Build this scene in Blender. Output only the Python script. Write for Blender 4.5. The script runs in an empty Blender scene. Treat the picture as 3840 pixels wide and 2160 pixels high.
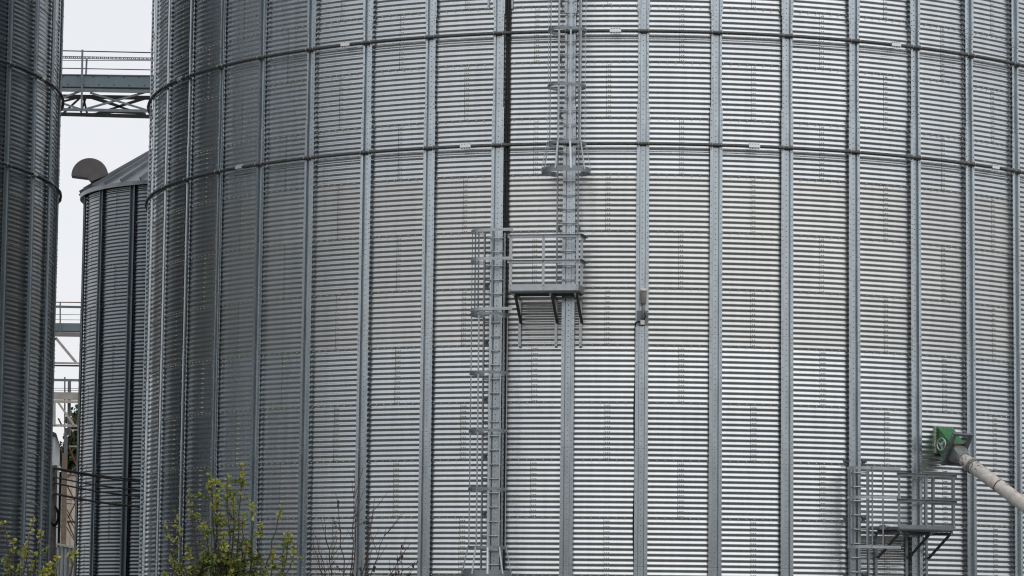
import bpy, math, random
import numpy as np
from mathutils import Vector, Matrix

random.seed(7)
rng = np.random.default_rng(7)
PI = math.pi
sc = bpy.context.scene
COL = sc.collection

# ------------------------------------------------------------------ camera
F, PIT, ROL = 11480.5, 0.10746, -0.01072          # focal length in photo pixels, pitch, roll
CZ = 1.70                                         # eye height above the yard
cP, sP, cR, sR = math.cos(PIT), math.sin(PIT), math.cos(ROL), math.sin(ROL)
cam_d = bpy.data.cameras.new('camera')
cam = bpy.data.objects.new('camera', cam_d)
COL.objects.link(cam)
r0, u0, fw = Vector((1, 0, 0)), Vector((0, -sP, cP)), Vector((0, cP, sP))
rt, up = r0 * cR - u0 * sR, r0 * sR + u0 * cR
M = Matrix.Identity(4)
for i in range(3):
    M[i][0], M[i][1], M[i][2] = rt[i], up[i], -fw[i]
M[2][3] = CZ
cam.matrix_world = M
cam_d.sensor_width = 36.0
cam_d.lens = 36.0 * F / 3840.0
cam_d.clip_start = 0.5
cam_d.clip_end = 6000
sc.camera = cam


def ray(px, py):
    X, Y = (px - 1920.0) / F, (1080.0 - py) / F
    return (rt * X + up * Y + fw)


def at(px, py, Y):
    """world point seen at a photo position when it stands Y metres in front"""
    d = ray(px, py)
    return Vector((0, 0, CZ)) + d * (Y / d.y)


# ------------------------------------------------------------------ materials
def nodes(name):
    m = bpy.data.materials.new(name)
    m.use_nodes = True
    nt = m.node_tree
    return m, nt, nt.nodes['Principled BSDF']


def mat(name, col, rough=0.5, metal=0.0, var=0.15, scale=6.0, stretch=(1, 1, 1), bump=0.0, col2=None, spec=None):
    m, nt, b = nodes(name)
    N, L = nt.nodes, nt.links
    tc = N.new('ShaderNodeTexCoord')
    mp = N.new('ShaderNodeMapping')
    mp.inputs['Scale'].default_value = stretch
    L.new(tc.outputs['Object'], mp.inputs['Vector'])
    no = N.new('ShaderNodeTexNoise')
    no.inputs['Scale'].default_value = scale
    no.inputs['Detail'].default_value = 6
    no.inputs['Roughness'].default_value = 0.65
    L.new(mp.outputs['Vector'], no.inputs['Vector'])
    cr = N.new('ShaderNodeValToRGB')
    cr.color_ramp.elements[0].position = 0.3
    cr.color_ramp.elements[1].position = 0.7
    c2 = col2 or tuple(min(1, c * (1 + var)) for c in col)
    c1 = tuple(c * (1 - var) for c in col) if col2 is None else col
    cr.color_ramp.elements[0].color = (*c1, 1)
    cr.color_ramp.elements[1].color = (*c2, 1)
    L.new(no.outputs['Fac'], cr.inputs['Fac'])
    L.new(cr.outputs['Color'], b.inputs['Base Color'])
    b.inputs['Roughness'].default_value = rough
    b.inputs['Metallic'].default_value = metal
    if spec is not None:
        b.inputs['Specular IOR Level'].default_value = spec
    if bump:
        bp = N.new('ShaderNodeBump')
        bp.inputs['Strength'].default_value = bump
        bp.inputs['Distance'].default_value = 0.02
        L.new(no.outputs['Fac'], bp.inputs['Height'])
        L.new(bp.outputs['Normal'], b.inputs['Normal'])
    return m


def wall_mat(name, bright=1.0, rough=0.215, tint=(1, 1, 1)):
    """galvanised sheet: zinc spangle, faint rain streaks, one tone per sheet"""
    m, nt, b = nodes(name)
    N, L = nt.nodes, nt.links
    tc = N.new('ShaderNodeTexCoord')
    at_ = N.new('ShaderNodeAttribute')
    at_.attribute_name = 'tone'
    aw = N.new('ShaderNodeAttribute')
    aw.attribute_name = 'dull'
    fine = N.new('ShaderNodeTexNoise')
    fine.inputs['Scale'].default_value = 45
    fine.inputs['Detail'].default_value = 3
    L.new(tc.outputs['Object'], fine.inputs['Vector'])
    mp = N.new('ShaderNodeMapping')
    mp.inputs['Scale'].default_value = (5, 5, 0.35)
    L.new(tc.outputs['Object'], mp.inputs['Vector'])
    streak = N.new('ShaderNodeTexNoise')
    streak.inputs['Scale'].default_value = 1.4
    streak.inputs['Detail'].default_value = 5
    L.new(mp.outputs['Vector'], streak.inputs['Vector'])

    def math_(op, a, b_, clamp=False):
        n = N.new('ShaderNodeMath')
        n.operation = op
        n.use_clamp = clamp
        for i, v in enumerate((a, b_)):
            if isinstance(v, (int, float)):
                n.inputs[i].default_value = v
            else:
                L.new(v, n.inputs[i])
        return n.outputs[0]
    v = math_('MULTIPLY', math_('SUBTRACT', fine.outputs['Fac'], 0.5), 0.16)
    v = math_('ADD', v, math_('MULTIPLY', math_('SUBTRACT', streak.outputs['Fac'], 0.5), 0.30))
    v = math_('ADD', math_('ADD', v, at_.outputs['Fac']), 0.0)
    mix = N.new('ShaderNodeMix')
    mix.data_type = 'RGBA'
    mix.inputs[6].default_value = (0.488 * bright * tint[0], 0.512 * bright * tint[1], 0.535 * bright * tint[2], 1)
    mix.inputs[7].default_value = (0.468 * bright, 0.474 * bright, 0.474 * bright, 1)
    L.new(aw.outputs['Fac'], mix.inputs[0])
    mul = N.new('ShaderNodeVectorMath')
    mul.operation = 'SCALE'
    L.new(mix.outputs[2], mul.inputs[0])
    L.new(math_('ADD', v, 1.0), mul.inputs['Scale'])
    L.new(mul.outputs[0], b.inputs['Base Color'])
    rr = math_('ADD', math_('MULTIPLY', aw.outputs['Fac'], 0.07), rough)
    rr = math_('ADD', rr, math_('MULTIPLY', streak.outputs['Fac'], 0.12))
    L.new(rr, b.inputs['Roughness'])
    b.inputs['Metallic'].default_value = 0.93
    return m


M_WALL = wall_mat('galvanised corrugated sheet', 1.06)
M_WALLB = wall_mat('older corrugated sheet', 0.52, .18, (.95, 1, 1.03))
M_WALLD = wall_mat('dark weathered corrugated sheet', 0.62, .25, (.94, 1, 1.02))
M_STIFF = mat('galvanised stiffener', (0.42, 0.462, 0.49), 0.25, 0.95, 0.16, 3.0, (3, 3, 0.6))
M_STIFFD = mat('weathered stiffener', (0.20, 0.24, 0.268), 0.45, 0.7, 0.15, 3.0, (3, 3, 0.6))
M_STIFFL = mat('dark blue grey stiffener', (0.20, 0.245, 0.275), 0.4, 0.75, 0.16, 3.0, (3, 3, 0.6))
M_BOLT = mat('yellow zinc bolt', (0.44, 0.425, 0.34), 0.45, 0.5, 0.25, 40)
M_SBOLT = mat('grey bolt', (0.36, 0.37, 0.37), 0.4, 0.8, 0.25, 40)
M_LAPSHADE = mat('painted lap shadow', (0.14, 0.13, 0.095), 0.8, 0, 0.3, 20)  # dark strip colour painted for the shadow gap at each vertical lap
M_PIPE = mat('weathered hoop pipe', (0.082, 0.085, 0.084), 0.55, 0.3, 0.3, 9)
M_CLAMP = mat('bright zinc clamp', (0.74, 0.75, 0.76), 0.42, 0.6, 0.1, 20)
M_GALV = mat('galvanised ladder steel', (0.23, 0.258, 0.276), 0.42, 0.7, 0.14, 8)
M_GALVL = mat('bright galvanised steel', (0.42, 0.445, 0.465), 0.4, 0.7, 0.12, 8)
M_GALVD = mat('dull galvanised steel', (0.17, 0.185, 0.195), 0.5, 0.6, 0.18, 8)
M_BRACE = mat('dark brace steel', (0.07, 0.065, 0.06), 0.7, 0.2, 0.25, 12)
M_CABLE = mat('black cable rubber', (0.008, 0.008, 0.009), 0.6, 0, 0.2, 10)
M_LAMP = mat('lamp housing', (0.27, 0.25, 0.23), 0.5, 0.3, 0.15, 12)
M_WHITE = mat('off-white plastic', (0.62, 0.60, 0.54), 0.5, 0, 0.08, 12)
M_GREEN = mat('green gloss paint', (0.012, 0.125, 0.032), 0.38, 0, 0.3, 5)
M_RUST = mat('rusty steel', (0.16, 0.075, 0.035), 0.85, 0.1, 0.4, 14)
M_RUSTC = mat('brown rusted column', (0.17, 0.125, 0.095), 0.85, 0, 0.25, 5)
M_TRUSS = mat('blue grey truss steel', (0.17, 0.195, 0.205), 0.55, 0.4, 0.2, 3)
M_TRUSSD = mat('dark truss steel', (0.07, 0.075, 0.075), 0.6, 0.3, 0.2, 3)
M_CASE = mat('blue grey conveyor casing', (0.155, 0.20, 0.225), 0.55, 0.2, 0.12, 2)
M_BEIGE = mat('beige painted steel', (0.40, 0.37, 0.33), 0.6, 0, 0.2, 4)
M_RUSTB = mat('rust streaked beam', (0.42, 0.41, 0.40), 0.7, 0, 0.2, 3, col2=(0.30, 0.25, 0.21))
M_VENT = mat('brown grey vent hood', (0.22, 0.20, 0.20), 0.5, 0.2, 0.15, 2.5)
M_SHED = mat('grey shed cladding', (0.42, 0.44, 0.46), 0.55, 0.1, 0.12, 1.2)
M_IVORY = mat('ivory shed cladding', (0.56, 0.50, 0.42), 0.6, 0, 0.16, 1.5)
M_DARKTRIM = mat('dark brown trim', (0.05, 0.04, 0.038), 0.7, 0, 0.2, 5)
M_CONC = mat('weathered concrete', (0.20, 0.185, 0.17), 0.9, 0, 0.25, 7, bump=0.3)
M_ROOF = mat('galvanised roof panel', (0.27, 0.29, 0.31), 0.42, 0.7, 0.2, 1.5)
M_BARK = mat('brown bark', (0.055, 0.038, 0.028), 0.9, 0, 0.35, 30)
M_TWIG = mat('bare brown twig', (0.06, 0.042, 0.038), 0.9, 0, 0.3, 30)
M_GROUND = mat('gravel and grass yard', (0.075, 0.075, 0.055), 0.95, 0, 0.35, 0.6, col2=(0.105, 0.10, 0.085), bump=0.3)


def pipe_mat():
    m, nt, b = nodes('white flaking paint with rust streak')
    N, L = nt.nodes, nt.links
    tc = N.new('ShaderNodeTexCoord')
    sp = N.new('ShaderNodeSeparateXYZ')
    L.new(tc.outputs['Object'], sp.inputs[0])
    no = N.new('ShaderNodeTexNoise')
    no.inputs['Scale'].default_value = 7
    no.inputs['Detail'].default_value = 6
    L.new(tc.outputs['Object'], no.inputs['Vector'])

    def math_(op, a, b_):
        n = N.new('ShaderNodeMath')
        n.operation = op
        for i, v in enumerate((a, b_)):
            if isinstance(v, (int, float)):
                n.inputs[i].default_value = v
            else:
                L.new(v, n.inputs[i])
        return n.outputs[0]

    def ramp(src, p0, p1):
        r = N.new('ShaderNodeMapRange')
        r.inputs['From Min'].default_value = p0
        r.inputs['From Max'].default_value = p1
        L.new(src, r.inputs['Value'])
        return r.outputs[0]
    # object space: z runs along the pipe, y is its upper side, x its flank
    wob = math_('ADD', sp.outputs['X'], math_('MULTIPLY', math_('SUBTRACT', no.outputs['Fac'], 0.5), 0.16))
    line = ramp(math_('ABSOLUTE', math_('SUBTRACT', wob, 0.045), 0.0), 0.030, 0.008)
    line = math_('MULTIPLY', line, ramp(sp.outputs['Y'], 0.02, 0.06))
    soft = math_('MULTIPLY', ramp(math_('ABSOLUTE', math_('SUBTRACT', wob, 0.045), 0.0), 0.10, 0.0), ramp(sp.outputs['Y'], 0.0, 0.10))
    no2 = N.new('ShaderNodeTexNoise')
    no2.inputs['Scale'].default_value = 16
    no2.inputs['Detail'].default_value = 2
    L.new(tc.outputs['Object'], no2.inputs['Vector'])
    flake = math_('MULTIPLY', ramp(no2.outputs['Fac'], 0.56, 0.60), ramp(sp.outputs['Z'], 0.62, 0.52))

    def mix(f, a, c):
        x = N.new('ShaderNodeMix')
        x.data_type = 'RGBA'
        L.new(f, x.inputs[0])
        if isinstance(a, tuple):
            x.inputs[6].default_value = a
        else:
            L.new(a, x.inputs[6])
        x.inputs[7].default_value = c
        return x.outputs[2]
    c = mix(ramp(no.outputs['Fac'], 0.35, 0.7), (0.56, 0.535, 0.50, 1), (0.38, 0.355, 0.32, 1))
    c = mix(flake, c, (0.13, 0.135, 0.15, 1))
    c = mix(math_('MULTIPLY', soft, 0.45), c, (0.33, 0.20, 0.09, 1))
    c = mix(line, c, (0.10, 0.05, 0.02, 1))
    L.new(c, b.inputs['Base Color'])
    b.inputs['Roughness'].default_value = 0.5
    return m


M_SPOUT = pipe_mat()


def leaf_mat(name, ca, cb, cc):
    m, nt, b = nodes(name)
    N, L = nt.nodes, nt.links
    a = N.new('ShaderNodeAttribute')
    a.attribute_name = 'hue'
    cr = N.new('ShaderNodeValToRGB')
    e = cr.color_ramp.elements
    e[0].position, e[0].color = 0.0, (*ca, 1)
    e[1].position, e[1].color = 1.0, (*cc, 1)
    k = e.new(0.55)
    k.color = (*cb, 1)
    L.new(a.outputs['Fac'], cr.inputs['Fac'])
    L.new(cr.outputs['Color'], b.inputs['Base Color'])
    b.inputs['Roughness'].default_value = 0.45
    tr = N.new('ShaderNodeBsdfTranslucent')
    L.new(cr.outputs['Color'], tr.inputs['Color'])
    mx = N.new('ShaderNodeMixShader')
    mx.inputs[0].default_value = 0.35
    L.new(b.outputs[0], mx.inputs[1])
    L.new(tr.outputs[0], mx.inputs[2])
    L.new(mx.outputs[0], N['Material Output'].inputs['Surface'])
    return m


M_LEAF = leaf_mat('yellow green autumn leaf', (0.078, 0.112, 0.030), (0.21, 0.255, 0.070), (0.52, 0.47, 0.085))
M_LEAFD = leaf_mat('dark poplar leaf', (0.02, 0.035, 0.010), (0.05, 0.07, 0.02), (0.16, 0.13, 0.03))
M_DRY = mat('dry brown leaf', (0.045, 0.035, 0.03), 0.8, 0, 0.3, 20)


# ------------------------------------------------------------------ mesh helpers
class MB:
    def __init__(self):
        self.v, self.f, self.mi, self.sm = [], [], [], []

    def quad_strip(self, rings, closed=True, m=0, smooth=False, cap=False):
        n = len(rings[0])
        base = len(self.v)
        for r in rings:
            self.v += [tuple(p) for p in r]
        for i in range(len(rings) - 1):
            for j in range(n if closed else n - 1):
                a, b = base + i * n + j, base + i * n + (j + 1) % n
                self.f.append((a, b, b + n, a + n))
                self.mi.append(m)
                self.sm.append(smooth)
        if cap:
            self.f.append(tuple(base + j for j in range(n))[::-1])
            self.f.append(tuple(base + (len(rings) - 1) * n + j for j in range(n)))
            self.mi += [m, m]
            self.sm += [False, False]

    def box(self, x0, x1, y0, y1, z0, z1, m=0):
        self.quad_strip([[(x0, y0, z), (x1, y0, z), (x1, y1, z), (x0, y1, z)] for z in (z0, z1)], m=m, cap=True)

    def bar(self, p, q, w, t, side=None, m=0):
        """rectangular bar from p to q; w along side, t across"""
        p, q = Vector(p), Vector(q)
        d = (q - p).normalized()
        s = Vector(side) if side is not None else (Vector((0, 0, 1)) if abs(d.z) < .9 else Vector((1, 0, 0)))
        s = (s - d * s.dot(d)).normalized() * (w / 2)
        n = d.cross(s).normalized() * (t / 2)
        self.quad_strip([[o + s + n, o - s + n, o - s - n, o + s - n] for o in (p, q)], m=m, cap=True)

    def tube(self, pts, r, n=8, m=0, cap=True):
        pts = [Vector(p) for p in pts]
        rs = r if isinstance(r, (list, tuple)) else [r] * len(pts)
        d0 = (pts[1] - pts[0]).normalized()
        ref = Vector((0, 0, 1)) if abs(d0.z) < .9 else Vector((1, 0, 0))
        rings = []
        for i, p in enumerate(pts):
            d = (pts[min(i + 1, len(pts) - 1)] - pts[max(i - 1, 0)]).normalized()
            a = (ref - d * ref.dot(d))
            if a.length < 1e-4:
                a = d.orthogonal()
            a.normalize()
            ref = a
            b = d.cross(a)
            rings.append([p + (a * math.cos(2 * PI * k / n) + b * math.sin(2 * PI * k / n)) * rs[i] for k in range(n)])
        self.quad_strip(rings, m=m, smooth=True, cap=cap)

    def band(self, pts, h, t, m=0, closed=False):
        """flat upright strip bent along pts (horizontal path), height h, thickness t"""
        pts = [Vector(p) for p in pts]
        rings = []
        for i, p in enumerate(pts):
            d = pts[min(i + 1, len(pts) - 1)] - pts[max(i - 1, 0)]
            nrm = Vector((d.y, -d.x, 0)).normalized() * (t / 2)
            z = Vector((0, 0, h / 2))
            rings.append([p + nrm + z, p - nrm + z, p - nrm - z, p + nrm - z])
        self.quad_strip(rings, m=m, cap=True)

    def bolt(self, p, n, r=0.014, h=0.012, m=0):
        p, n = Vector(p), Vector(n).normalized()
        a = n.orthogonal().normalized()
        b = n.cross(a)
        ring = lambda rr, o: [p + n * o + (a * math.cos(PI * k / 3) + b * math.sin(PI * k / 3)) * rr for k in range(6)]
        self.quad_strip([ring(r, 0), ring(r * .95, h * .6), ring(r * .5, h)], m=m, cap=True)

    def prism(self, poly, off, m=0):
        off = Vector(off)
        a = [Vector(p) for p in poly]
        self.quad_strip([a, [p + off for p in a]], m=m, cap=True)

    def mesh(self, name, mats):
        me = bpy.data.meshes.new(name)
        me.from_pydata([tuple(p) for p in self.v], [], self.f)
        for x in (mats if isinstance(mats, (list, tuple)) else [mats]):
            me.materials.append(x)
        me.polygons.foreach_set('material_index', self.mi)
        me.polygons.foreach_set('use_smooth', self.sm)
        me.update()
        return me

    def build(self, name, mats, parent=None):
        return link(name, self.mesh(name, mats), parent)


def link(name, me, parent=None):
    o = bpy.data.objects.new(name, me)
    COL.objects.link(o)
    if parent is not None:
        o.parent = parent
    return o


def tag(o, label, cat, group=None):
    o['label'] = label
    o['category'] = cat
    if group:
        o['group'] = group
    return o


def empty(name, loc, rz=0.0, label=None, cat=None, group=None):
    o = bpy.data.objects.new(name, None)
    COL.objects.link(o)
    o.location = loc
    o.rotation_euler = (0, 0, rz)
    o.empty_display_size = 0.2
    if label:
        tag(o, label, cat, group)
    return o


# ------------------------------------------------------------------ world, sun, ground
w = bpy.data.worlds.new('World')
sc.world = w
w.use_nodes = True
nt = w.node_tree
N, L = nt.nodes, nt.links
bg = N['Background']
tc = N.new('ShaderNodeTexCoord')
sp = N.new('ShaderNodeSeparateXYZ')
L.new(tc.outputs['Generated'], sp.inputs[0])
cr = N.new('ShaderNodeValToRGB')
e = cr.color_ramp.elements
e[0].position, e[0].color = 0.0, (0.80, 0.80, 0.82, 1)
e[1].position, e[1].color = 1.0, (1.25, 1.25, 1.25, 1)
k_ = e.new(0.22)
k_.color = (1.0, 1.0, 1.015, 1)
k_ = e.new(0.5)
k_.color = (1.24, 1.24, 1.25, 1)
cn = N.new('ShaderNodeTexNoise')
cn.inputs['Scale'].default_value = 2.2
cn.inputs['Detail'].default_value = 4
L.new(tc.outputs['Generated'], cn.inputs['Vector'])
mr = N.new('ShaderNodeMapRange')
mr.inputs['To Min'].default_value = 0.93
mr.inputs['To Max'].default_value = 1.07
L.new(cn.outputs['Fac'], mr.inputs['Value'])
vs = N.new('ShaderNodeVectorMath')
vs.operation = 'SCALE'
L.new(sp.outputs['Z'], cr.inputs['Fac'])
# thicker, darker cloud to the north and west, brighter cloud to the south-east
dt = N.new('ShaderNodeVectorMath')
dt.operation = 'DOT_PRODUCT'
dt.inputs[1].default_value = (0.42, -0.90, 0.0)
L.new(tc.outputs['Generated'], dt.inputs[0])
mr2 = N.new('ShaderNodeMapRange')
mr2.interpolation_type = 'SMOOTHSTEP'
mr2.inputs['From Min'].default_value = -0.45
mr2.inputs['From Max'].default_value = 0.55
L.new(dt.outputs['Value'], mr2.inputs['Value'])
mxc = N.new('ShaderNodeMix')
mxc.data_type = 'RGBA'
L.new(mr2.outputs[0], mxc.inputs[0])
crn = N.new('ShaderNodeValToRGB')
crn.color_ramp.elements[0].position, crn.color_ramp.elements[0].color = 0.15, (0.84, 0.84, 0.865, 1)
crn.color_ramp.elements[1].position, crn.color_ramp.elements[1].color = 0.75, (0.59, 0.64, 0.69, 1)
L.new(sp.outputs['Z'], crn.inputs['Fac'])
L.new(crn.outputs['Color'], mxc.inputs[6])
L.new(cr.outputs['Color'], mxc.inputs[7])
L.new(mxc.outputs[2], vs.inputs[0])
L.new(mr.outputs[0], vs.inputs['Scale'])
L.new(vs.outputs[0], bg.inputs['Color'])
bg.inputs['Strength'].default_value = 0.97
sky = N.new('ShaderNodeTexSky')
sky.sky_type = 'NISHITA'
sky.sun_disc = False
SUN_EL, SUN_AZ = math.radians(55), math.radians(150)   # behind the camera, to the right
sky.sun_elevation = SUN_EL
sky.sun_rotation = SUN_AZ
bg2 = N.new('ShaderNodeBackground')
bg2.inputs['Strength'].default_value = 0.012
L.new(sky.outputs[0], bg2.inputs['Color'])
# broad brighter patch of cloud on the side behind the camera
ad = N.new('ShaderNodeAddShader')
L.new(bg.outputs[0], ad.inputs[0])
L.new(bg2.outputs[0], ad.inputs[1])
L.new(ad.outputs[0], N['World Output'].inputs['Surface'])

sl = bpy.data.lights.new('sun', 'SUN')
sl.energy = 0.5
sl.angle = math.radians(70)
sl.color = (1.0, 0.97, 0.92)
so = bpy.data.objects.new('sun', sl)
COL.objects.link(so)
sd = Vector((math.sin(SUN_AZ) * math.cos(SUN_EL), math.cos(SUN_AZ) * math.cos(SUN_EL), math.sin(SUN_EL)))
so.rotation_euler = (-sd).to_track_quat('-Z', 'Y').to_euler()
so.location = (20, -30, 60)

g = MB()
g.quad_strip([[(-2500, -2500, 0), (2500, -2500, 0)], [(-2500, 2500, 0), (2500, 2500, 0)]][::-1], closed=False)
go = g.build('ground', M_GROUND)
go['kind'] = 'structure'

M_BANK = mat('dark unseen woodland', (0.018, 0.026, 0.012), 0.95, 0, 0.4, 0.25, col2=(0.05, 0.055, 0.022), bump=0.6)
# unseen wooded bank added behind the camera, taller at left, to darken reflections
m_v, m_f = [], []
nn = 180
for i in range(nn + 1):
    az = math.radians(-112 + 205 * i / nn)
    hh = 8.5 + 2.2 * math.sin(i * .23) + 1.5 * math.sin(i * .71 + 1) + random.uniform(-.8, .8) + (5.0 if az < -.9 else 0)
    rr_ = 135 + 10 * math.sin(i * .11)
    for (dr, z_) in ((-14, -.1), (-9, hh * .55), (-4, hh * .9), (0, hh), (16, hh * .8), (40, -.1)):
        rad = rr_ + dr + random.uniform(-1, 1)
        m_v.append((math.sin(az) * rad, 72 - math.cos(az) * rad, z_ + (random.uniform(-.7, .7) if z_ > 0 else 0)))
for i in range(nn):
    for j in range(5):
        a = i * 6 + j
        m_f.append((a, a + 6, a + 7, a + 1))
me = bpy.data.meshes.new('unseen_bank')
me.from_pydata(m_v, [], m_f)
me.materials.append(M_BANK)
ho = bpy.data.objects.new('unseen_bank', me)
COL.objects.link(ho)
ho['kind'] = 'structure'

# ------------------------------------------------------------------ silos
CORR, NC = 1.15099 / 11, 11
HROW = 1.15099
AMP = 0.0078


def arr_mesh(name, V, Q, mats, mi, smooth, attrs):
    me = bpy.data.meshes.new(name)
    me.vertices.add(len(V))
    me.vertices.foreach_set('co', V.astype(np.float32).ravel())
    nq = len(Q)
    me.loops.add(nq * 4)
    me.loops.foreach_set('vertex_index', Q.astype(np.int32).ravel())
    me.polygons.add(nq)
    me.polygons.foreach_set('loop_start', np.arange(0, nq * 4, 4, dtype=np.int32))
    me.polygons.foreach_set('loop_total', np.full(nq, 4, dtype=np.int32))
    for x in mats:
        me.materials.append(x)
    me.polygons.foreach_set('material_index', mi.astype(np.int32))
    me.polygons.foreach_set('use_smooth', smooth.astype(bool))
    for k, v in attrs.items():
        a = me.attributes.new(k, 'FLOAT', 'FACE')
        a.data.foreach_set('value', v.astype(np.float32))
    me.update(calc_edges=True)
    me.validate()
    return me


def hexbolts(P, Nn, r, h):
    """many low six-sided bolt heads, quads only"""
    n = len(P)
    Nn = Nn / np.linalg.norm(Nn, axis=1, keepdims=True)
    A = np.cross(Nn, np.array([0, 0, 1.0]))
    A /= np.linalg.norm(A, axis=1, keepdims=True)
    B = np.cross(Nn, A)
    V, Q = [], []
    for rr, oo in ((r, -0.004), (r * .92, h * .6), (r * .5, h)):
        for k in range(6):
            V.append(P + Nn * oo + (A * math.cos(PI * k / 3) + B * math.sin(PI * k / 3)) * rr)
    V = np.stack(V, 1)                      # n,18,3
    q = []
    for lv in (0, 6):
        for k in range(6):
            q.append((lv + k, lv + (k + 1) % 6, lv + 6 + (k + 1) % 6, lv + 6 + k))
    q += [(12, 13, 14, 15), (12, 15, 16, 17)]
    q = np.array(q)
    Q = (np.arange(n)[:, None, None] * 18 + q[None]).reshape(-1, 4)
    return V.reshape(-1, 3), Q


def wall_mesh(name, R, NB, ztop, nrows, first, wm, seg=4, arc=None, spr=10, triple=6, dull=(3, 4, 5)):
    """corrugated sheets in rows; stiffener k stands at angle k*2pi/NB; row n spans two bays per sheet"""
    dth = 2 * PI / NB
    Vs, Qs, mis, sms, tone, dl = [], [], [], [], [], []
    nv = 0
    b0, b1 = arc if arc else (-NB // 2, NB - NB // 2)
    na = (b1 - b0) * seg + 1
    ang = (b0 + np.arange(na) / seg) * dth
    boltP, boltN = [], []
    for row in range(nrows):
        n = row + first
        zt = ztop - n * HROW
        lap = 0.022
        nz = NC * spr + 3
        z = np.linspace(zt, zt - HROW - lap, nz)
        u = (zt - z) / HROW
        prof = AMP * np.cos((zt - z) / CORR * 2 * PI + PI * 0.5) + u * 0.0045
        # slight buckling of each sheet
        rr = R + prof[:, None] + np.zeros(na)[None]
        bay = np.floor(np.arange(na) / seg).astype(int) + b0
        sheet = np.floor((bay + (n % 2) + 0.5 + (np.arange(na) % seg) / seg - .5 + .5) / 2).astype(int)
        bay_f = np.arange(na - 1) / seg + b0 + 0.5 / seg
        sheet_f = np.floor((bay_f - 0.5 + (n % 2)) / 2).astype(int)
        wob = 0.0016 * np.sin(ang * 23 + n * 1.7)[None] * np.sin(u * PI * 2 + n)[:, None]
        rr = rr + wob
        V = np.stack([rr * np.sin(ang)[None], -rr * np.cos(ang)[None], np.repeat(z[:, None], na, 1)], -1).reshape(-1, 3)
        i, j = np.meshgrid(np.arange(nz - 1), np.arange(na - 1), indexing='ij')
        a = nv + i * na + j
        Q = np.stack([a, a + na, a + na + 1, a + 1], -1).reshape(-1, 4)
        Vs.append(V)
        Qs.append(Q)
        nv += len(V)
        hsh = np.sin(sheet_f * 12.9898 + n * 78.233) * 43758.5453
        hsh = hsh - np.floor(hsh)
        hs2 = np.sin(n * 37.7 + 2.1) * 0.5
        tf = (hsh - .5) * 0.11 + hs2 * 0.04
        dd = np.clip((1.0 if n in dull else 0.0) + (hsh - .5) * .5, 0, 1.2)
        tone.append(np.repeat(tf[None], nz - 1, 0).ravel())
        dl.append(np.repeat(dd[None], nz - 1, 0).ravel())
        mis.append(np.zeros(len(Q), int))
        sms.append(np.ones(len(Q), bool))
        # vertical laps with their bolt columns
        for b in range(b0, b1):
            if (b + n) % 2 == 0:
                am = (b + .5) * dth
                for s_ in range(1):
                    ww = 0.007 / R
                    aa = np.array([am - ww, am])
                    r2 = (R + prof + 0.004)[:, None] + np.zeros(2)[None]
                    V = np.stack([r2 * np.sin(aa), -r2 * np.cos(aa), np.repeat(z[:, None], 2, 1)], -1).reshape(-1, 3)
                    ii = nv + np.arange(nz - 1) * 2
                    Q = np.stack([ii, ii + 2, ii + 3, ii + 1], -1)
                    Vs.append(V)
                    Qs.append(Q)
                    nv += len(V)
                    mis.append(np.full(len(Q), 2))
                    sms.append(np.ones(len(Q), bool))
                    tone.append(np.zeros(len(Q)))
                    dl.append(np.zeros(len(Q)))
                cols = (0.035, 0.075) if n < triple else (0.03, 0.068, 0.106)
                for c in range(NC):
                    zz = zt - (c + .62) * CORR
                    for ci in cols:
                        a_ = am + ci / R
                        rb = R + 0.0055
                        boltP.append((rb * math.sin(a_), -rb * math.cos(a_), zz))
                        boltN.append((math.sin(a_), -math.cos(a_), 0.0))
            for c in range(8):
                a_ = (b + .1 + .8 * c / 7) * dth
                rb = R + 0.012
                boltP.append((rb * math.sin(a_), -rb * math.cos(a_), zt - 0.005))
                boltN.append((math.sin(a_), -math.cos(a_), 0.0))
    P, Nn = np.array(boltP), np.array(boltN)
    keep = np.ones(len(P), bool)
    V, Q = hexbolts(P, Nn, 0.0135, 0.013)
    Vs.append(V)
    Qs.append(Q + nv)
    mis.append(np.ones(len(Q), int))
    sms.append(np.zeros(len(Q), bool))
    tone.append(np.zeros(len(Q)))
    dl.append(np.zeros(len(Q)))
    return arr_mesh(name, np.concatenate(Vs), np.concatenate(Qs), [wm, M_BOLT, M_LAPSHADE],
                    np.concatenate(mis), np.concatenate(sms), {'tone': np.concatenate(tone), 'dull': np.concatenate(dl)})


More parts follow.
